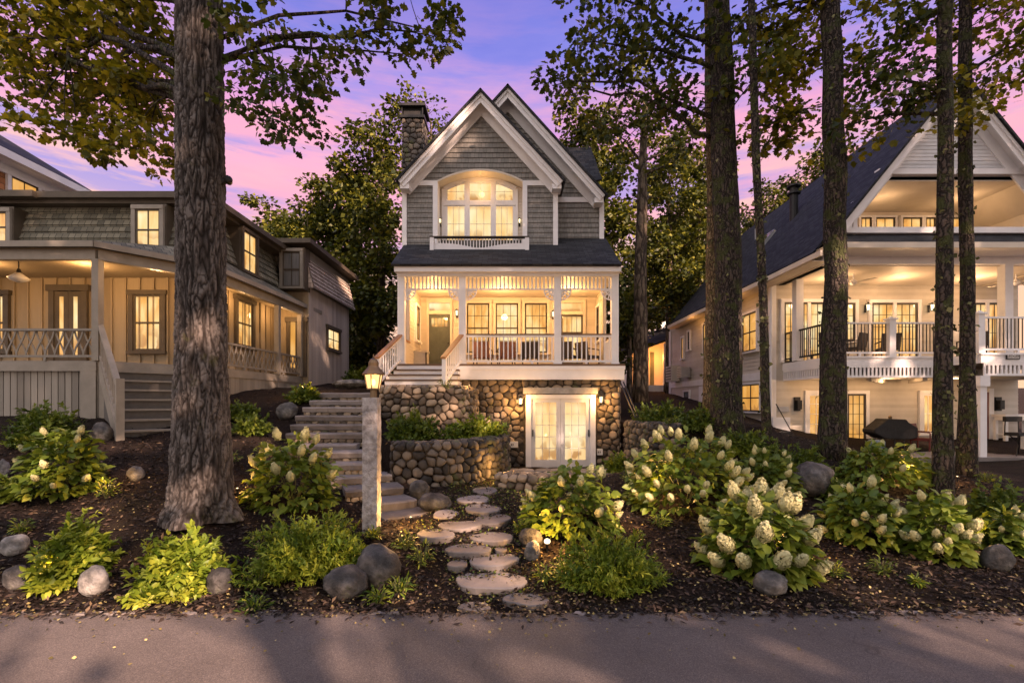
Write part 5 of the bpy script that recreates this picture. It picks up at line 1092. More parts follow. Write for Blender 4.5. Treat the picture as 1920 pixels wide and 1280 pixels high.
# ================================================================ stone walls, steps, path, boulders
class Path2:
    def __init__(s, p): s.p = [Vector((a,b,0)) for a, b in p]; s.l = [0]; [s.l.append(s.l[-1]+(q-r).length) for r, q in zip(s.p, s.p[1:])]; s.L = s.l[-1]
    def at(s, u):
        u = max(0, min(s.L-1e-6, u)); i = max(k for k in range(len(s.l)-1) if s.l[k] <= u); d = s.p[i+1]-s.p[i]
        def nr(k):
            k = max(0, min(len(s.p)-2, k)); e = (s.p[k+1]-s.p[k]).normalized(); return Vector((e.y,-e.x,0))
        f = (u-s.l[i])/d.length; n = nr(i-1 if f < .5 else i+1)*abs(f-.5)+nr(i)*(1-abs(f-.5)); return s.p[i]+d*f, n.normalized()
def rock_wall(name, label, path, z0, z1, s, mat_, seed, th=.34, flat=1.3, depth=.09):
    pp = Path2(path); h = z1-z0; T = thing(name, label, 'wall', (path[0][0],path[0][1],z0))
    def mp(u, v, d):
        p, n = pp.at(u)
        if v <= h: return p+n*(d+.05*(1-v/h))+ZV*(z0+v)
        return p-n*(v-h)+ZV*(z1+d*.55)
    m = MB(); stones(m, pp.L, h+th, s, mp, depth, seed=seed, flat=flat, gap=.95); m.build('stone_facing', MT[mat_], T, smooth=True)
    m = MB(); N = 30
    for i in range(N):
        (a, na), (b, nb_) = pp.at(pp.L*i/N), pp.at(pp.L*(i+1)/N)
        q = [a+na*.04+ZV*z0, b+nb_*.04+ZV*z0, b-nb_*.0+ZV*z1, a-na*.0+ZV*z1, b-nb_*th+ZV*z1, a-na*th+ZV*z1, b-nb_*th+ZV*z0, a-na*th+ZV*z0]
        m.add(q, [(0,1,2,3),(3,2,4,5),(5,4,6,7)])
    m.build('core', MT['mortar'], T); return T
rock_wall('stone_wall', 'curved dry stone retaining wall of dark round boulders beside the path', WALL_LOW, .05, 1.30, .155, 'stone_dark', 31)
rock_wall('stone_wall', 'upper field stone wall holding the terrace below the porch stairs', WALL_UP, 1.2, 2.5, .17, 'stone', 32, flat=1.4)
rock_wall('stone_wall', 'stone wall holding the bank right of the basement corner', WALL_R, .1, 1.55, .16, 'stone_dark', 33)
rock_wall('stone_wall', 'short low stone wall at the end of the path beneath the hydrangea', [(-.30,9.75),(.0,9.35),(.45,9.2),(.9,9.3),(1.25,9.7)], .1, .66, .15, 'stone', 34, th=.5)
def slabstone(mb, c, rx, ry, t, rot=0, seed=0, n=26, irr=.06, tilt=0):
    rg = random.Random(seed); c = Vector(c); out = []
    ph = [rg.uniform(0,6.28) for _ in range(4)]
    for k in range(n):
        a = 2*PI*k/n; r = 1+irr*(math.sin(2*a+ph[0])+.6*math.sin(3*a+ph[1])+.4*math.sin(5*a+ph[2])); x, y = rx*r*math.cos(a), ry*r*math.sin(a)
        out.append((x*math.cos(rot)-y*math.sin(rot), x*math.sin(rot)+y*math.cos(rot)))
    mb.r = rg.random(); vs = []
    for sc, z in ((.97,-t),(1,-.012),(.985,-.003),(.94,0.004)): vs += [(c.x+p[0]*sc, c.y+p[1]*sc, c.z+z+.006*math.sin(p[0]*9+ph[3])) for p in out]
    fs = [(r*n+k, r*n+(k+1) % n, (r+1)*n+(k+1) % n, (r+1)*n+k) for r in range(3) for k in range(n)]+[[3*n+k for k in range(n)]]
    mb.add(vs, fs); return mb
# stone steps up the left side
SS = thing('stone_steps', 'flight of rough granite slab steps climbing left from the path', 'steps', STEPS[0][0])
for k, (a, b) in enumerate(STEPS):
    rg = random.Random(100+k); d = (b-a); d.z = 0; L = d.length; U = d/L; B = Vector((-U.y, U.x, 0)); n = 11; m = MB(); m.r = rg.random(); t_ = .12 if k > 1 else .16; dep = .62
    fr = [a+U*(L*i/(n-1))+B*rg.uniform(-.025,.025) for i in range(n)]; bk_ = [p+B*dep for p in fr]
    vs = []
    for z, off in ((-t_,.02),(-.03,-.005),(0,.02)):
        vs += [p+B*off+ZV*(z+rg.uniform(-.006,.006)) for p in fr]
    vs += [p for p in bk_]+[p-ZV*t_ for p in bk_]
    fs = [(r*n+i, r*n+i+1, (r+1)*n+i+1, (r+1)*n+i) for r in range(4) for i in range(n-1)]
    fs += [[0, n, 2*n, 3*n, 4*n], [5*n-1, 4*n-1, 3*n-1, 2*n-1, n-1]]
    m.add(vs, fs); m.build('step', MT['slab'], SS)
    zlo = a.z-t_-.2; m = MB()
    stones(m, L*.98, .2, .09, lambda u,v,d: a+U*(u+.01*L)+B*(.06-d*.6)+ZV*(-t_-.2+v), .06, seed=200+k, flat=1.7, gap=.95); m.face([a+B*.07-ZV*(t_+.2), b+B*.07-ZV*(t_+.2), b+B*.07-ZV*t_, a+B*.07-ZV*t_]); m.build('riser', MT['stone'], SS, smooth=False)
# stepping stones
STONES = [((920,1090),70,18,'largest oval stepping stone in the middle of the path near the road'),((987,1128),43,12,'flat stepping stone at the road edge right of the path'),((890,1142),31,8,'half buried stepping stone touching the road edge'),
 ((926,1053),46,13,'wide stepping stone just above the largest oval one'),((878,1032),42,10,'stepping stone left of centre beside the small triangular one'),((858,1061),18,8,'small round stepping stone left of the wide one'),
 ((920,1009),41,11,'grey stepping stone right of centre level with the two stacked rocks'),((817,1004),37,10,'left stepping stone beside the ferny path border'),((862,987),39,10,'stepping stone between the left and right ones mid path'),
 ((924,976),33,11,'stepping stone beside the rocks where the path bends'),((905,956),35,9,'pale stepping stone in front of the low stone wall'),((837,966),26,9,'stepping stone at the foot of the granite steps'),
 ((888,938),33,8,'narrow stepping stone beside the curved dark wall'),((909,921),24,8,'farthest stepping stone before the basement terrace'),((939,1034),11,4,'tiny triangular stepping stone')]
for i, ((px, py), rx, ry, lb) in enumerate(STONES):
    c = G(px, py); D = c.y; ry_ = ry*D*D/(FPX*EYE)*1.0; mb = slabstone(MB(), c+ZV*.03, rx*D/FPX, max(.09, min(ry_, .42)), .08, 0, 300+i)
    o = mb.build('stepping_stone', MT['slab'], org=c); tag(o, lb, 'stepping stone', 'stepping stones of the garden path')
# basement terrace of flagstones
rg = random.Random(8); m = MB()
for i in range(9):
    for j in range(4):
        m.r = rg.random(); x, y = -.2+.42*i+rg.uniform(-.05,.05)+.2*(j % 2), 12.1+.55*j; slabstone(m, (x,y,.19), .24, .3, .06, 0, 400+i*7+j, n=10, irr=.05)
kind(m.build('terrace_paving', MT['slab']), 'structure')
# moss and low green between the stones
def ground_pts(x0, x1, y0, y1, n, fn=None):
    x = RNG.uniform(x0, x1, n); y = RNG.uniform(y0, y1, n)
    if fn is not None: k = fn(x, y); x, y = x[k], y[k]
    return np.stack([x, y, height(x, y)+.012], 1)
path_x = lambda y: np.interp(y, [4.8,5.6,6.5,7.5,8.5,9.5,11,12], [.05,-.15,-.5,-.55,-.55,-.45,.2,.5]); path_w = lambda y: np.interp(y, [4.8,5.6,7,9,12], [.5,.55,.85,.7,1.1])
mp_ = ground_pts(-2.5, 2.2, 5.0, 12.0, 15000, lambda x, y: (np.abs(x-path_x(y)) < path_w(y)*1.05) & (RNG.random(len(x)) < .62))
ax = np.stack([RNG.normal(size=len(mp_)), RNG.normal(size=len(mp_)), np.abs(RNG.normal(.5,.4,len(mp_)))], 1)
kind(leaves('path_moss', mp_, ax, RNG.uniform(.02,.045,len(mp_)), 'quad', MT['leaf_low']), 'stuff')
# boulders
BOULD = [((175,1092),33,28,'round speckled boulder at the road side below the far left bush'),((414,1088),31,24,'grey boulder at the road side left of the small fern'),((651,1090),44,31,'front boulder of the pair left of the path'),((706,1064),46,38,'larger tilted boulder behind its pair left of the path'),
 ((33,1084),32,22,'yellow lit boulder in the bottom left corner of the bed'),((28,1022),32,19,'pale boulder half hidden at the left edge of the bed'),((255,889),19,14,'small grey boulder in the mulch left of the big trunk'),((1445,1094),36,22,'flattened grey boulder below the big hydrangea on the right'),
 ((1868,1047),32,26,'dark boulder at the right edge of the bed'),((1522,900),46,32,'big blue grey boulder between the two mossy trunks'),((996,1010),22,19,'tan rock beside the path above the pale round one'),((998,1034),15,18,'pale round rock beside the glowing path light'),
 ((815,942),31,17,'warm lit boulder at the foot of the curved wall'),((786,920),19,19,'upright boulder leaning on the curved dark wall'),((538,771),22,16,'rounded boulder beside the upper left steps'),((6,880),14,18,'boulder cut off by the left edge of the photo'),((985,975),16,10,'small flat rock at the foot of the low stone wall'),((660,722),34,9,'long low rock behind the top step'),((190,812),24,18,'dark boulder beside the left porch stairs')]
for i, ((px, py), rx, ry, lb) in enumerate(BOULD):
    c = G(px, py+ry*.75); s = c.y/FPX; mb = MB(); mb.r = random.random()
    blob(mb, c+ZV*ry*s*.75, (rx*s/math.sqrt(1+(c.x/c.y)**2), rx*s*.8/math.sqrt(1+(c.x/c.y)**2), ry*s*1.05), .20, .85, i+3, 4, random.uniform(-.4,.4)); o = mb.build('boulder', MT['boulder'], smooth=True, org=c); tag(o, lb, 'boulder', 'boulders in the mulch beds')
# lamp post
lp = P(697,984,6.6); lp.z = hz(lp.x, lp.y); LP = thing('lamp_post', 'rough granite post carrying a glowing bronze lantern left of the path', 'lamp post', lp)
top = Z(745,6.6); m = MB(); w2 = .100; rg = random.Random(4); n = 28; vs = []
for i in range(n+1):
    z = lp.z-.1+(top-lp.z+.1)*i/n; lean = 0
    for sx, sy in ((-1,-1),(-.33,-1.02),(.33,-1.02),(1,-1),(1.02,-.33),(1.02,.33),(1,1),(-1,1),(-1.02,.33),(-1.02,-.33)): vs.append((lp.x-lean+sx*w2+rg.uniform(-.005,.005), lp.y+sy*w2+rg.uniform(-.005,.005), z))
m.add(vs, [(i*10+k, i*10+(k+1) % 10, (i+1)*10+(k+1) % 10, (i+1)*10+k) for i in range(n) for k in range(10)]+[[n*10+k for k in range(10)]]); m.build('post', MT['granite'], LP)
lc = Vector((X(700.5,6.6),6.6,0)); zz_ = lambda py: Z(py,6.6)
m = MB(); m.lathe((lc.x,lc.y,0), [(.052,zz_(745)-.02),(.045,zz_(730)),(.06,zz_(729)),(.075,zz_(727))],10); 
m.lathe((lc.x,lc.y,0), [(.155,zz_(703)),(.16,zz_(701)),(.09,zz_(690)),(.07,zz_(686)),(.072,zz_(680)),(.05,zz_(674)),(.012,zz_(671)),(.008,zz_(664))],10)
for k in range(6): a = PI/6+PI/3*k; m.bar((lc.x+.125*math.cos(a),lc.y+.125*math.sin(a),zz_(703)),(lc.x+.088*math.cos(a),lc.y+.088*math.sin(a),zz_(729)),.012,.012)
m.lathe((lc.x,lc.y,0), [(.095,zz_(730)),(.095,zz_(728))],6,PI/6)
lt = m.build('lantern', MT['bronze'], LP, smooth=False); m = MB(); m.lathe((lc.x,lc.y,0), [(.08,zz_(728)),(.115,zz_(703))],6,PI/6)
gm, gt, gb_, gtc = newmat('lantern_glass'); tr_ = gt.new('ShaderNodeBsdfTransparent', Color=(1,.9,.7,1)); em = gt.new('ShaderNodeEmission', Color=(1,.66,.26,1), Strength=.6); mx = gt.new('ShaderNodeMixShader', Fac=.55); gt.link(tr_.outputs[0], mx.inputs[1]); gt.link(em.outputs[0], mx.inputs[2]); gt.link(mx.outputs[0], gt.n['Material Output'].inputs[0])
m.build('lamp_glass', gm, lt); m = MB(); blob(m, (lc.x,lc.y,zz_(717)), (.03,.03,.05), 0, 1, 0, 2); m.build('bulb', MT['lamp'], lt)
lamp('lantern_light', (lc.x,lc.y,zz_(716)), 22, (1,.48,.12), .06)
# leaning rails by the basement corner
for i, (p, q) in enumerate((((1163,716,14.2),(1191,782,13.4)),((1169,716,14.4),(1196,780,13.6)))):
    m = MB(); m.tube([P(*p), P(*q)], .022, 8); m.lathe(P(*q), [(.03,-.02),(.03,.02)], 8); o = m.build('leaning_pole', MT['black'], org=P(*q)); tag(o, ['thin black pole leaning on the stone basement corner','second thin black pole leaning just outside the first at the corner'][i], 'pole', 'poles leaning at the basement corner')
# low garden spot lights among the planting
SPOTS = [((1026,1036),16,'glowing white path light beside the pale round rock'),((100,1100),9,'small spot light under the far left bush'),((330,1118),9,'small spot light below the bush left of the fern'),((205,925),6,'small spot light in the yellow grass left of the big trunk'),((770,985),18,'small spot light where the granite steps meet the path'),((968,862),26,'small spot light at the foot of the basement wall'),((945,905),16,'small spot light at the end of the curved wall'),((1160,985),7,'small spot light beneath the hydrangea right of the path'),((445,930),7,'small spot light at the right foot of the big trunk'),((1240,935),7,'small spot light under the tall hydrangea'),((1505,1050),7,'small spot light right of the big hydrangea'),((1700,905),8,'small spot light left of the slim trunk'),((1795,905),6,'small spot light between the two slim trunks'),((1345,812),7,'small spot light at the foot of the leaning trunks'),((585,742),14,'small spot light beside the top step'),((1225,785),7,'small spot light on the bank right of the cottage'),((1810,1020),6,'small spot light under the hydrangea by the right edge'),((880,790),9,'small spot light on the terrace by the upper wall')]
for i, ((px, py), pw, lb) in enumerate(SPOTS):
    c = G(px, py); T = thing('path_light', lb, 'garden light', c, 'low lights in the planting'); m = MB(); m.tube([c-ZV*.05, c+ZV*.10], .012, 6); m.lathe(c+ZV*.10, [(.03,0),(.035,.01),(.03,.02)], 10); m.build('stake', MT['black'], T)
    m = MB(); blob(m, c+ZV*(.145 if i == 0 else .122), (.012,.012,.008) if i else (.042,.042,.036), 0, 1, 0, 2); m.build('lamp_glass', MT['lamp'], T, smooth=True)
    lamp('spot_glow', c+Vector((0,-.06,.30)), pw*2.4, (1,.50,.14), .05)
# ================================================================ planting
def shrub(name, label, px, py, w, h, kind_, seed, n=900, flowers=0, fsize=.075, group=None, cat='shrub', mat_='leaf_shrub', D=None, lsize=None, back=None):
    """px,py: foot in the photograph, w,h size in photograph pixels"""
    global RNG
    RNG = np.random.default_rng(seed); c = G(px, py) if D is None else Vector((X(px,D),D,hz(X(px,D),D)))
    s = c.y/FPX; R = w*s/2/math.sqrt(1+(c.x/c.y)**2); H = h*s; T = thing(name, label, cat, c, group)
    if kind_ == 'fine': R *= 1.08; H *= .88
    th = RNG.uniform(0,2*PI,n); cz = RNG.uniform(-.15,1,n); rr = RNG.uniform(.45,1,n)**.5*(1+.13*np.sin(3*th+seed)+.08*np.sin(7*th+cz*5))
    sx = np.sqrt(np.maximum(0,1-np.clip(cz,0,1)**2)); dirs = np.stack([np.cos(th)*sx, np.sin(th)*sx, np.clip(cz,0,1)], 1)
    pos = np.array(c)+dirs*np.array([R,R*.9,H*.92])*rr[:,None]+np.array([0,0,.05])
    if kind_ == 'hyd':
        axis = nrm(dirs*np.array([1,1,.35])+RNG.normal(0,.3,(n,3))+np.array([0,0,-.28])); sz = RNG.uniform(.6,1.15,n)*(lsize or .15)
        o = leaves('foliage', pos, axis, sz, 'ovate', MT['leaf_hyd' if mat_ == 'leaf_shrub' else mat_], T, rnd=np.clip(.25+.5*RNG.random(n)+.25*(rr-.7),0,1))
    elif kind_ == 'fine':
        g = 13; k = n//g; lo = RNG.uniform(.55,1.02,k)*(1+.16*np.sin(2*th[:k]+seed)+.12*np.sin(5*th[:k]+seed*2+cz[:k]*4)); sd_ = nrm(dirs[:k]*np.array([1,1,.9])+RNG.normal(0,.28,(k,3))+np.array([0,0,.12]))
        tip = np.array(c)+dirs[:k]*np.array([R,R*.9,H*.92])*lo[:,None]+np.array([0,0,.04]); sl_ = (lsize or .075)*RNG.uniform(1.6,3.0,k)
        tt = np.tile(np.linspace(0,1,g),(k,1)); pos = (tip[:,None,:]-sd_[:,None,:]*(sl_[:,None]*(1-tt))[:,:,None]).reshape(-1,3)
        axis = nrm((np.repeat(sd_,g,0)*(.35+.6*tt.reshape(-1,1))+nrm(RNG.normal(size=(k*g,3)))*.75)); sz = (lsize or .075)*np.repeat(RNG.uniform(.7,1.25,k),g)*RNG.uniform(.7,1.15,k*g)*(1.1-.35*tt.ravel())
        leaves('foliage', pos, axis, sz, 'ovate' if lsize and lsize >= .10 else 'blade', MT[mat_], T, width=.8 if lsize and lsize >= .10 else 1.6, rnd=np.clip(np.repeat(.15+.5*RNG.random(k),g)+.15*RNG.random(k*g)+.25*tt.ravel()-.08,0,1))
    else:
        th2 = RNG.uniform(0,2*PI,n); el = RNG.uniform(.15,1.1,n); axis = np.stack([np.cos(th2)*np.cos(el), np.sin(th2)*np.cos(el), np.sin(el)],1)
        t = RNG.uniform(0,1,n)[:,None]; pos = np.array(c)+axis*np.array([R,R,H])*t*.8+np.array([0,0,.02]); axis = nrm(axis+np.array([0,0,-.5])*t+RNG.normal(0,.3,(n,3)))
        leaves('foliage', pos, axis, RNG.uniform(.6,1.2,n)*(lsize or .09), 'blade', MT[mat_], T, width=1.3)
    m = MB()
    for i in range(9): a = i*2.4; m.tube([c-ZV*.05, c+Vector((math.cos(a)*R*.45, math.sin(a)*R*.4, H*.6))], [.012,.005], 5)
    m.build('stems', MT['stem'], T)
    if flowers:
        rg = random.Random(seed); fm = []
        for v in range(2):
            mb = MB(); mb.r = .5; vs, fs = ico(3); out = []
            for q in vs: k = 1+.20*mnoise.noise(q*5+Vector((v*9,0,0))); z = q.z; tp = 1-.36*max(0,z); out.append(Vector((q.x*k*tp, q.y*k*tp, (z*1.38+.15)*k)))
            kp = 620; q = nrm(RNG.normal(size=(kp,3))); tp = 1-.52*np.maximum(0,q[:,2]); bump = 1+.16*np.sin(q[:,0]*7+v)*np.sin(q[:,1]*6+2*v)+.04*RNG.normal(size=kp); lo = np.stack([q[:,0]*tp*bump, q[:,1]*tp*bump, q[:,2]*1.70*bump+.2], 1)
            ob = leaves('flower_head', lo*.9, nrm(np.cross(q, RNG.normal(size=(kp,3)))+q*.15), RNG.uniform(.24,.40,kp), 'quad', MT['petal'], None, width=1.7, rnd=np.clip(.55+.3*q[:,2]+RNG.normal(0,.15,kp),0,1), up=q); fm.append(ob)
        used = set(); got = []
        for i in range(flowers):
            for _ in range(30):
                a = rg.uniform(PI*.95, 2*PI*1.03) if rg.random() < .8 else rg.uniform(0,PI); e = rg.uniform(.22,1.2) if rg.random() < .75 else rg.uniform(.1,.5)
                d = Vector((math.cos(a)*math.cos(e), math.sin(a)*math.cos(e), math.sin(e))); p = Vector((d.x*R*1.10, d.y*R*1.04, d.z*H*1.10+.05))
                if all((p-g).length > fsize*2.0 for g in got): break
            got.append(p); v = i % 2; o = fm[v] if v not in used else fm[v].copy()
            if v in used: COL.objects.link(o)
            used.add(v); k = fsize*rg.uniform(.75,1.15); o.parent = T; o.location = p; o.scale = (k,k,k); ORG[o.name] = c
            o.rotation_euler = ZV.rotation_difference((d+ZV*.6).normalized()).to_euler()
        for v in range(2):
            if v not in used: bpy.data.objects.remove(fm[v])
    return T
GH_ = 'white blossoming hydrangeas'
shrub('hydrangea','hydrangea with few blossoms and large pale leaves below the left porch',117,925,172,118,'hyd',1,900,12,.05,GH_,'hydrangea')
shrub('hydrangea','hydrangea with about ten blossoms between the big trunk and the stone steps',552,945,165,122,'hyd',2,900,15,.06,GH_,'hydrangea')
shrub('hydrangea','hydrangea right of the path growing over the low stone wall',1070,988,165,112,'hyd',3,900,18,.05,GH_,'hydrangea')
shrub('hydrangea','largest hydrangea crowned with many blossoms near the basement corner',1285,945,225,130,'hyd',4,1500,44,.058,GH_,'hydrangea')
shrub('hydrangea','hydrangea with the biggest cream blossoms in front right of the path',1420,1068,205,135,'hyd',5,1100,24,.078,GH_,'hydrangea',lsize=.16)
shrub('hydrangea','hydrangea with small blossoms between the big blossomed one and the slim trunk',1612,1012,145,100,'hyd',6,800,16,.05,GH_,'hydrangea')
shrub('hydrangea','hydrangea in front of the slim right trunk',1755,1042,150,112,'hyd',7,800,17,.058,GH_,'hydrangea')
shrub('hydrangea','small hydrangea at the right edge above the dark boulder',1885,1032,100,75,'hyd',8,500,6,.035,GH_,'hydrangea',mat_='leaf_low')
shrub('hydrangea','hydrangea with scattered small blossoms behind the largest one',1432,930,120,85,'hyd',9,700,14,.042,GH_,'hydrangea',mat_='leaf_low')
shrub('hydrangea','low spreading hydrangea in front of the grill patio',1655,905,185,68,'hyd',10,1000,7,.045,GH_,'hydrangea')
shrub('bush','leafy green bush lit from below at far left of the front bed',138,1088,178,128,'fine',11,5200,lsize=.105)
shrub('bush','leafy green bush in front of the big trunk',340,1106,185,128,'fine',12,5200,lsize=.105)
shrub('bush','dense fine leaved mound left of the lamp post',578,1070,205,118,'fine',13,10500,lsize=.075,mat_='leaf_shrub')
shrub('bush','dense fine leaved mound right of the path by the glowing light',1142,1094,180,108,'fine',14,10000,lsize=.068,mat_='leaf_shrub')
shrub('bush','dark spreading bush against the left porch skirting',85,835,185,85,'fine',15,3610,lsize=.11,mat_='leaf_low')
shrub('bush','dark bush under the tall trunk on the bank right of the cottage',1245,795,130,52,'fine',16,2470,lsize=.12,mat_='leaf_low')
shrub('bush','low green bush left of the leaning trunks on the bank',1320,805,100,45,'fine',17,1900,lsize=.12,mat_='leaf_low')
shrub('bush','fern like bush at the basement corner outlet box',1158,882,70,42,'fine',18,1140,lsize=.12)
shrub('bush','dark bush beside the top of the stone steps',572,752,62,32,'fine',19,1330,lsize=.13,mat_='leaf_low')
shrub('bush','dark bush right of the slim trunks at the right edge',1872,985,150,95,'fine',20,2850,lsize=.10,mat_='leaf_low')
shrub('bush','dark bush behind the blue grey boulder',1480,885,130,60,'fine',21,2470,lsize=.10,mat_='leaf_low')
shrub('bush','dark bush around the foot of the thin trunk',1400,850,110,52,'fine',22,2090,lsize=.11,mat_='leaf_low')
shrub('bush','bush right of the blue grey boulder under the mossy trunk',1560,935,110,45,'fine',23,1710,lsize=.09,mat_='leaf_low')
shrub('bush','evergreen clump between the two stone walls',775,0,110,62,'fine',24,3040,lsize=.12,D=10.9,mat_='leaf_low')
shrub('bush','trailing evergreen spilling over the end of the curved wall',893,0,120,48,'fine',25,2850,lsize=.12,D=11.3)
shrub('bush','small bush on the mulch bank left of the stone steps',470,812,80,45,'fine',26,1330,lsize=.11,mat_='leaf_low')
shrub('bush','small bush below the left house side porch',455,785,70,35,'fine',27,1140,lsize=.12,mat_='leaf_low')
shrub('bush','yellow green bush behind the top of the steps by the porch stairs',672,718,60,36,'fine',28,1330,lsize=.16,mat_='leaf_hyd')
shrub('bush','dark bush at the left edge below the porch',12,940,70,60,'fine',29,1330,lsize=.1,mat_='leaf_low')
GP_ = 'small plants dotted in the mulch'
PL = [(478,1105,80,48,'ferny plant beside the speckled boulder at the road side'),(478,1148,95,38,'sprawling plant at the very edge of the road'),(750,1112,90,45,'ferny plant right of the boulder pair'),(708,1132,70,38,'ferny plant below the boulder pair'),(790,1062,60,62,'grassy clump left of the stepping stones'),(760,1030,60,45,'grassy clump below the lamp post'),(1238,988,55,30,'small sprig in bare mulch above the fine mound'),(1562,1082,65,42,'star shaped sprig right of the big blossomed hydrangea'),(1655,1078,75,42,'dark sprig second from the big blossomed hydrangea'),(200,932,85,48,'yellow lit grass clump left of the big trunk'),(70,1100,60,30,'small sprig at the left bush foot'),(1020,1090,55,36,'grass tuft beside the largest stepping stone'),(975,1000,30,30,'grass tuft behind the tan rock'),(1090,935,50,30,'tuft under the hydrangea over the low wall'),(500,858,70,40,'bright tuft above the hydrangea by the steps'),(700,1010,50,26,'tuft at the foot of the granite post'),(1720,1100,40,22,'lone seedling near the road on the right'),(1050,905,70,30,'lit grass at the edge of the basement terrace'),(1180,905,60,36,'lit grass under the wall right of the basement'),(835,800,44,24,'pale tuft between the two stone walls'),(1255,800,44,28,'golden tuft on the bank under the tall trunk'),(948,872,40,40,'ferny tuft at the end of the curved wall'),(610,945,40,30,'tuft beside the lower granite steps'),(40,1000,70,36,'dry grass tuft left of the far left bush'),(430,870,60,36,'low tuft right of the big trunk'),(1740,960,60,34,'low tuft left of the slim trunk'),(1850,905,60,30,'low tuft right of the slim trunks'),(1480,960,60,34,'low tuft below the blue grey boulder')]
for i, (px, py, w_, h_, lb) in enumerate(PL): shrub('garden_plant', lb, px, py, w_, h_, 'tuft', 60+i, 150, group=GP_, cat='plant', lsize=.07, mat_='leaf_shrub' if i not in (8,) else 'leaf_low')
# ================================================================ trees
RNG = np.random.default_rng(99)
def trunk_mesh(mb, path, rads, n=14, wob=.06, seed=0):
    P_ = [Vector(p) for p in path]; pts = []; rr = []
    for i in range(len(P_)-1):
        k = 7
        for j in range(k):
            t = j/k; p = P_[i].lerp(P_[i+1], t); r = rads[i]*(1-t)+rads[i+1]*t
            o = Vector((mnoise.noise(p*.7+Vector((seed,0,0))), mnoise.noise(p*.7+Vector((0,seed,5))), 0))*r*.22; pts.append(p+(o if i or j else o*0)); rr.append(r*(1+wob*mnoise.noise(p*2+Vector((seed,3,0)))))
    pts.append(P_[-1]); rr.append(rads[-1]); mb.tube(pts, rr, n); return mb
def limb(mb, a, b, r, seed=0, droop=.0, n=6):
    a, b = Vector(a), Vector(b); L = (b-a).length; rg = random.Random(seed); pts = []
    for i in range(8):
        t = i/7; p = a.lerp(b, t); k = math.sin(t*PI)*L*.08; p += Vector((mnoise.noise(p*.9+Vector((seed,0,1)))*k*1.6, mnoise.noise(p*.9+Vector((1,seed,0)))*k*1.6, k*(1-droop*2)+mnoise.noise(p*1.3+Vector((seed,seed,0)))*k)); pts.append(p)
    mb.tube(pts, [r*(1-t/7)+r*.18*(t/7) for t in range(8)], n); return pts
def cluster_leaves(cl, per, size, spread):
    """cl list of (center, radius); returns pos, axis, size"""
    pos = []; ax = []
    for c, r in cl:
        k = int(per*RNG.uniform(.7,1.3)); d = RNG.normal(size=(k,3)); d = nrm(d)*(RNG.random((k,1))**.45)*r*np.array([1,1,.62]); pos.append(np.array(c)+d); ax.append(nrm(d+RNG.normal(0,.35,(k,3))*r+np.array([0,0,-.18*r])))
    pos = np.concatenate(pos); ax = np.concatenate(ax); return pos, ax, size*RNG.uniform(.65,1.25,len(pos))
def ellipse_clusters(blobs, rc, dens, dy):
    """blobs: (px,py,rx,ry,D); clusters spread over the ellipse and through its depth"""
    out = []
    for (px, py, rx, ry, D) in blobs:
        s = D/FPX; n = max(3, int(dens*(rx*s)*(ry*s)/(rc*rc)))
        for _ in range(n):
            a = RNG.uniform(0,2*PI); q = math.sqrt(RNG.random())*1.0; yy = D+RNG.uniform(-dy,dy); c = P(px+rx*q*math.cos(a), py+ry*q*math.sin(a), D); c.y = yy; out.append((c, rc*RNG.uniform(.7,1.3)))
    return out
def tree(name, label, path, rads, blobs, mat_, bark, leaf=.13, rc=.42, per=42, dens=1.1, dy=.9, shape='maple', group=None, limbs=.5, seed=0, lr=.045, trunkfn=None, extra=None, wood=None, into=None):
    T = into or thing(name, label, 'tree', path[0], group); mb = MB()
    if into: pass
    elif trunkfn: trunkfn(T)
    else: trunk_mesh(mb, path, rads, 16, seed=seed)
    cl = ellipse_clusters(blobs, rc, dens, dy)
    if extra: cl += extra
    P_ = [Vector(p) for p in path]; zs = [p.z for p in P_]
    def on(z):
        z = max(zs[0]+.5, min(zs[-1]-.05, z)); 
        for a, b, i in zip(P_, P_[1:], range(99)):
            if a.z <= z <= b.z: t = (z-a.z)/max(1e-6, b.z-a.z); return a.lerp(b, t), rads[i]*(1-t)+rads[i+1]*t
        return P_[-1], rads[-1]
    # main limbs to the farthest clusters, twigs from limbs to the others
    order = sorted(range(len(cl)), key=lambda i: -(Vector((cl[i][0].x,cl[i][0].y,0))-Vector((P_[-1].x,P_[-1].y,0))).length)
    nodes = []
    nmain = max(4, int(len(cl)*limbs*.16))
    for j in order[:max(nmain*3,1):3]:
        c = cl[j][0]; hd = (Vector((c.x,c.y))-Vector((P_[-1].x,P_[-1].y))).length; q, r = on(c.z-.35*hd+random.uniform(-.4,.4)); nodes += limb(mb, q, c, min(lr, r*.6), j+seed, .3 if c.z < q.z else 0)
    for i in order:
        if random.random() > limbs: continue
        c = cl[i][0]
        if nodes:
            q = min(nodes, key=lambda v: (v-c).length); tq = on(c.z-.15)[0]; q = tq if (tq-c).length < 1.1 else q
            if (q-c).length > 3.0: continue
            limb(mb, q, c, lr*.3, i+seed, n=4)
    if mb.V: mb.build('limbs' if trunkfn or into else 'trunk', MT[wood or bark], T, smooth=True)
    pos, ax, sz = cluster_leaves(cl, per, leaf, rc); leaves('crown', pos, ax, sz, shape, MT[mat_], T)
    return T
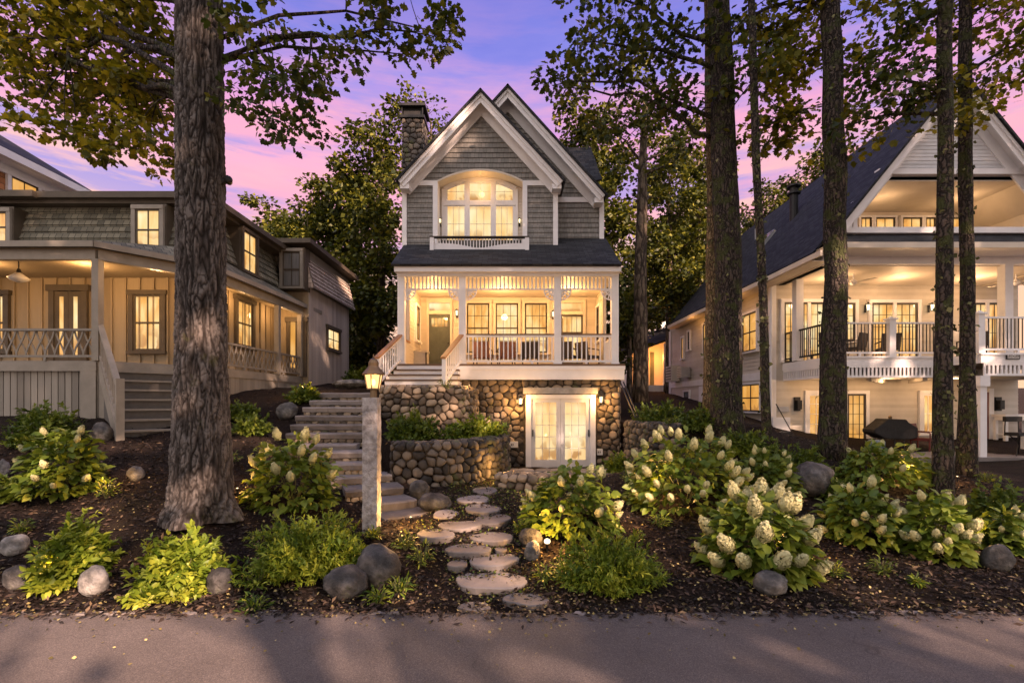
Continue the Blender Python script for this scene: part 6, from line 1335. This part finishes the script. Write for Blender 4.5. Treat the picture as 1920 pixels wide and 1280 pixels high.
# ---- the big plated trunk at left
bz = P(375,962,6.6); bz.z = hz(bz.x, bz.y)-.05
def big_trunk(T):
    nu, nv = 230, 640; z0, z1 = bz.z, 11.0; V = np.zeros((nv+1, nu, 3)); E = np.zeros((nv+1, nu)); 
    hs = np.concatenate([np.linspace(z0, 7.4, nv-19), np.linspace(7.45, z1, 20)])
    for j, z in enumerate(hs):
        py = HY-(z-EYE)*FPX/6.6
        xc = np.interp(py, [-600,0,400,700,880,965], [368,374,377,378,378,376]); wd = np.interp(py, [-600,0,300,600,800,880,930,965], [72,86,93,95,106,113,122,142])
        R = wd/2*6.6/FPX/1.19; cxw = X(xc, 6.6); fl = max(0, 1-(z-z0)/.55)**2
        for i in range(nu):
            a = 2*PI*i/nu; r = R*(1+fl*(.22*math.sin(3*a+.8)+.16*math.sin(5*a+2.1))+.03*math.sin(2*a+z*.8))
            q = Vector((math.cos(a)*R*38, math.sin(a)*R*38, z*6.0)); q += Vector((mnoise.noise(q*.35), mnoise.noise(q*.35+Vector((7,0,0))), mnoise.noise(q*.35+Vector((0,7,0)))))*1.0
            n1 = abs(mnoise.noise(q*.42)); n2 = abs(mnoise.noise(q*.75+Vector((5,1,9)))); n3 = abs(mnoise.noise(Vector((q.x*.4,q.y*.4,z*13)))); e = min(1.0, min(n1*4.2, n2*4.6+.10, n3*6+.34))**.7; E[j, i] = e; r += .034*(e-.6)+.012*mnoise.noise(q*2.2)+.016*mnoise.noise(q*.5)
            V[j, i] = (cxw+r*math.cos(a), 6.6+r*math.sin(a), z)
    jj = (np.arange(nv-1+1)[:,None]*nu+np.arange(nu)[None,:]); nx_ = (np.arange(nv)[:,None]*nu+(np.arange(nu)[None,:]+1) % nu)
    F = np.stack([jj, nx_, nx_+nu, jj+nu], -1).reshape(-1,4)
    mesh_np('trunk', V.reshape(-1,3), F.ravel(), np.full(len(F),4), E.ravel()[F].mean(1), MT['bark_big'], T, smooth=True)
    m = MB(); c = P(428,338,6.6); blob(m, c, (.05,.06,.06), .3, 2, 3, 3); m.tube([c+Vector((-.16,0,-.05)), c], [.05,.035], 8); m.build('branch_stub', MT['black'], T, smooth=True)
A_LEFT = [(60,40,110,80,8.6),(190,60,130,90,8.2),(280,110,70,90,7.9),(150,150,120,70,8.4),(250,200,80,60,7.9),(140,235,50,35,7.8),(210,275,55,35,7.5),(120,250,30,30,7.5),(20,120,50,60,9),(280,260,30,30,7.4),(160,-90,200,90,8.2)]
B_LEFT = [(470,40,60,50,6.4),(560,60,80,60,6.5),(640,30,90,40,6.8),(730,20,80,30,7.0),(810,10,45,20,7.1),(480,130,50,60,6.3),(560,150,60,50,6.4),(530,215,38,30,6.3),(470,190,40,35,6.3),(610,120,50,40,6.6),(815,50,25,20,7.1),(760,65,40,14,7.0),(590,180,40,22,6.4),(530,252,18,16,6.3),(600,-90,220,80,6.6)]
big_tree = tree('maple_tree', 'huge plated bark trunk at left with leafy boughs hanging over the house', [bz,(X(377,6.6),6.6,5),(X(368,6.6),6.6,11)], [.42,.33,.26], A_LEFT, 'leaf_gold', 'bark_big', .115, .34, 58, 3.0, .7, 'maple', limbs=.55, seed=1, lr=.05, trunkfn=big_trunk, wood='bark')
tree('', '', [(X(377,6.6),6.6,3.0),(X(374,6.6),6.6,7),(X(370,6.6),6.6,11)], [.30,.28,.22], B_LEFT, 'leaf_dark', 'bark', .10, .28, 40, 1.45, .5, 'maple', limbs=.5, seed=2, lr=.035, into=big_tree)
# ---- trunks on the right
def base(px, py): p = G(px, py); return p
def T_(px0, py0, tops, D=None):
    b = base(px0, py0); D_ = b.y; b = b-ZV*.15; return [b]+[P(a, c, D_) for a, c in tops], D_
p1, d1 = T_(1368, 812, [(1366,560),(1358,300),(1349,0),(1344,-420)]); s1 = d1/FPX/1.11
tree('tall_tree', 'thick dark mossy trunk right of the cottage with dark overhanging boughs', p1, [33*s1,26*s1,25*s1,21*s1,15*s1],
 [(1150,30,110,40,d1),(1060,40,60,30,d1+.3),(1130,90,80,40,d1),(1240,60,90,60,d1-.2),(1300,110,60,70,d1-.3),(1080,150,50,35,d1+.4),(1200,150,70,40,d1),(1040,175,25,14,d1+.4),(1280,190,70,30,d1-.3),(1360,150,50,60,d1-.9),(1390,40,60,50,d1-.4),(1250,-60,200,60,d1),(1160,200,40,25,d1+.2)], 'leaf_dark', 'bark', .15, .5, 52, 2.0, 1.0, 'maple', limbs=.5, seed=3, lr=.06)
p1b, d1b = T_(1340, 806, [(1344,560),(1345,300),(1338,0),(1332,-420)]); p1b = [p+Vector((0,.3,0)) for p in p1b]
tree('tall_tree', 'slimmer warm lit trunk pressed close behind the thick dark one', p1b, [17*s1,13*s1,12*s1,10*s1,6*s1], [(1345,-120,80,60,d1+.5),(1300,-90,60,50,d1+.6)], 'leaf_dark', 'bark_lit', .15, .5, 40, 1.2, .8, 'maple', limbs=.4, seed=4, lr=.03)
p2, d2 = T_(1438, 842, [(1430,560),(1418,300),(1408,0),(1404,-300)]); s2 = d2/FPX/1.13
tree('thin_tree', 'thinnest trunk standing alone between the dark and the mossy trunks', p2, [10*s2,8*s2,8*s2,7*s2,4*s2], [(1450,60,60,50,d2+1.5),(1480,130,60,60,d2+1.5),(1430,190,50,50,d2+1.4),(1500,200,40,45,d2+1.5),(1420,250,40,25,d2+1.3),(1475,262,40,15,d2+1.3),(1440,110,50,40,d2+1.5)], 'leaf_gold', 'bark', .15, .45, 48, 2.2, .9, 'maple', limbs=.5, seed=5, lr=.035)
p3, d3 = T_(1560, 856, [(1565,560),(1566,300),(1557,0),(1552,-420)]); s3 = d3/FPX/1.21
tree('mossy_tree', 'mossy trunk standing in front of the cream house deck corner', p3, [30*s3,24*s3,22*s3,19*s3,13*s3], [(1500,40,50,40,d3+.8),(1480,90,60,40,d3+.9),(1530,100,40,50,d3+.9),(1630,40,50,40,d3-.2),(1640,100,50,30,d3-.2),(1510,220,40,28,d3+.8),(1600,190,18,14,d3),(1560,-90,150,60,d3),(1595,280,8,14,d3),(1440,20,60,20,d3+.6)], 'leaf_gold', 'bark', .14, .45, 48, 2.0, .8, 'maple', limbs=.5, seed=6, lr=.05)
p4, d4 = T_(1766, 940, [(1769,700),(1772,400),(1771,0),(1769,-350)]); s4 = d4/FPX/1.36
tree('slim_tree', 'slim warm edged trunk in front of the gable, nearer of the close pair', p4, [24*s4,19*s4,17*s4,15*s4,11*s4], [(1700,40,70,50,d4+.3),(1650,110,50,35,d4+.4),(1690,150,60,30,d4+.3),(1740,180,30,25,d4),(1650,160,30,16,d4+.4),(1620,195,16,12,d4+.4),(1730,-70,130,60,d4)], 'leaf_dark', 'bark', .115, .34, 50, 2.0, .7, 'maple', limbs=.5, seed=7, lr=.035)
p5, d5 = T_(1815, 893, [(1814,700),(1811,400),(1810,100),(1812,-350)]); s5 = d5/FPX/1.38
tree('slim_tree', 'slim dark trunk behind the nearer one of the close pair at right', p5, [24*s5,16*s5,14.5*s5,14*s5,9*s5], [(1830,60,60,50,d5),(1890,50,60,50,d5),(1870,110,50,30,d5-.3),(1900,150,40,14,d5-.3),(1810,150,45,40,d5-.5),(1800,205,35,22,d5-.5),(1860,20,80,40,d5),(1850,-80,130,60,d5)], 'leaf_gold', 'bark', .125, .38, 50, 2.0, .7, 'maple', limbs=.5, seed=8, lr=.04)
# lichen and small moss leaves clinging to the bark
for o in [o for o in COL.objects if o.name.split('.')[0] in ('tall_tree','mossy_tree','slim_tree','thin_tree')]:
    tr_o = [c for c in o.children if c.name.startswith('trunk')][0]; me = tr_o.data; nv = len(me.vertices)
    co = np.empty(nv*3); me.vertices.foreach_get('co', co); nrv = np.empty(nv*3); me.vertices.foreach_get('normal', nrv); co = co.reshape(-1,3)+np.array(ORG[tr_o.name]); nrv = nrv.reshape(-1,3)
    d0 = np.hypot(co[:,0]-o.location.x, co[:,1]-o.location.y); ok = np.where((d0 < .9) & (co[:,2] < 11))[0]
    if len(ok) < 10: continue
    k = RNG.choice(ok, 520); j = np.minimum(k+1, nv-1); f = RNG.random((520,1)); far_ = np.linalg.norm(co[j]-co[k], axis=1) > .6; j[far_] = k[far_]
    p = co[k]*(1-f)+co[j]*f+RNG.normal(0,.05,(520,1))*np.array([0,0,1])+nrv[k]*.006
    lic = leaves('lichen', p, np.stack([RNG.normal(0,.6,520), RNG.normal(0,.6,520), RNG.normal(-.3,.8,520)],1), RNG.uniform(.04,.11,520), 'quad', MT['lichen'], o, rnd=RNG.random(520), up=nrv[k]+RNG.normal(0,.25,(520,3))); kind(lic, 'stuff')
# ---- background trees
def far(name, label, px, basepy, D, w, blobs, mat_='leaf_back', leaf=.25, rc=.75, per=100, dens=5.0, seed=0, lean=0, topz=None, limbs=.35):
    b = Vector((X(px,D),D,hz(X(px,D),min(D,55))-.2)); top = min(q[1] for q in blobs); s = D/FPX
    path = [b, P(px+lean*.5,(basepy+top)/2,D), P(px+lean,top+25,D)]; return tree(name, label, path, [w*s,w*s*.7,w*s*.25], [(a,c,d,e,D) for a,c,d,e in blobs], mat_, 'bark_far', leaf, rc, per, dens, 2.2, 'quad', 'trees behind the houses', limbs=limbs, seed=seed, lr=.09)
far('background_tree','tall olive tree touching the cottage chimney on its left',715,700,25,9,[(715,270,40,45),(700,350,60,60),(720,440,55,70),(700,530,70,70),(720,620,50,60),(655,330,30,40),(735,240,20,25)],seed=11)
far('background_tree','dense dark tree filling the gap between the mansard house and the cottage',650,700,28,9,[(640,390,55,50),(650,480,60,60),(665,560,50,60),(670,640,50,70),(690,680,50,40),(625,440,40,40)],'leaf_back',seed=12)
far('background_tree','low tree rising just above the mansard roof end',580,520,30,7,[(575,430,45,40),(600,400,35,30),(560,470,40,30)],seed=13)
far('background_tree','small tree tip over the mansard roof left of the low tree',520,500,32,6,[(515,415,32,25),(540,440,30,25)],seed=14)
far('background_tree','thin feathery tree showing between chimney and cottage gable',808,500,30,6,[(805,235,25,35),(820,270,25,30),(775,200,22,16),(790,300,40,40)],seed=15,per=40)
b6 = Vector((X(1201,19),19,hz(X(1201,19),19)-.1)); sp6 = 19/FPX
tree('pine_tree', 'straight dark trunk rising behind the bank right of the cottage', [b6, P(1201,560,19), P(1204,350,19), P(1210,180,19)], [15*sp6,12*sp6,9*sp6,4*sp6], [(1200,215,70,40,19),(1240,270,60,40,19),(1160,250,50,35,19),(1225,330,60,40,19),(1170,330,40,30,19),(1185,150,50,30,19)], 'leaf_back', 'bark_far', .21, .6, 60, 2.0, 1.6, 'quad', limbs=.7, seed=16, lr=.06)
far('background_tree','golden tree behind the cottage dormer roof',1100,700,27,8,[(1095,230,45,40),(1120,300,50,50),(1140,390,45,60),(1160,480,50,60),(1150,580,40,60),(1080,270,30,30),(1150,650,45,50)],seed=17)
far('background_tree','olive tree right of the straight dark trunk',1255,720,30,8,[(1250,380,55,55),(1260,470,55,60),(1250,560,60,50),(1235,310,40,35)],seed=18)
far('background_tree','olive tree left of the thick dark trunk',1310,700,33,8,[(1310,340,40,50),(1315,430,45,60),(1310,520,45,55),(1300,270,30,30)],seed=19)
far('background_tree','tree top over the roof right of the thick dark trunk',1415,560,34,7,[(1410,385,28,24),(1425,420,30,24),(1400,460,40,30)],seed=20,leaf=.24)
far('background_tree','tree tip over the roof left of the mossy trunk',1518,480,33,7,[(1515,325,30,28),(1500,350,25,18),(1535,350,24,20)],seed=21,leaf=.24)
far('background_tree','slender trunked tree low behind the lit cottage',1235,700,36,6,[(1225,480,40,60),(1215,560,40,50),(1275,540,40,40)],seed=22)
far('background_tree','dark tree low beside the cottage right wall',1180,720,24,6,[(1165,560,25,60),(1170,640,22,50)],'leaf_back',seed=23)
far('background_tree','pine like tree between the olive trees on the right',1282,700,40,6,[(1280,430,30,60),(1285,520,35,50),(1290,590,40,30)],seed=24)
# ---- tall trees across the road, behind the viewpoint: the low sun comes through beneath and between them
for i, (x, y, h) in enumerate(((-4.5,-15.0,30),(1.5,-15.5,31),(7.5,-16.5,33),(13.0,-15,35),(18.5,-16,36),(24.0,-15,35),(30.0,-16,35),(36.0,-14,34),(42.0,-14,32))):
    z = -.02; cl = []
    for _ in range(120):
        a, q, f = RNG.uniform(0,2*PI), math.sqrt(RNG.random()), RNG.random(); R = 4.2*(.6+.4*math.sin(PI*min(1,f+.2))); cl.append((Vector((x+R*q*math.cos(a), y+R*q*math.sin(a), 13.0+(h-13.0)*f**.72+RNG.uniform(-1.2,1.2))), RNG.uniform(.9,1.6)))
    for _ in range(44):
        a, q = RNG.uniform(0,2*PI), math.sqrt(RNG.random()); cl.append((Vector((x+3.8*q*math.cos(a), y+3.8*q*math.sin(a), RNG.uniform(9.8,13.6))), RNG.uniform(.3,.5)))
    T = thing('roadside_tree', 'tall tree across the road '+['at the far left end of the row','farthest left behind the viewpoint','just left behind the viewpoint','just right behind the viewpoint','second along to the right','third along to the right','fourth along to the right','fifth along to the right','last of the row to the right'][i], 'tree', (x,y,z), 'trees across the road')
    mb = MB(); trunk_mesh(mb, [(x,y,z-.1),(x,y,h*.5),(x+.2,y,h-1)], [.26,.2,.05], 10, seed=i)
    for c, r in cl[::3]: limb(mb, (x,y,min(h*.85,max(2.5,c.z-1.5))), c, .06, i, n=5)
    mb.build('trunk', MT['bark'], T, smooth=True); pos, ax, sz = [np.concatenate(u) for u in zip(cluster_leaves(cl[:-44], 70, .52, .8), cluster_leaves(cl[-44:], 14, .30, .5))]; leaves('crown', pos, ax, sz, 'quad', MT['leaf_dark'], T)
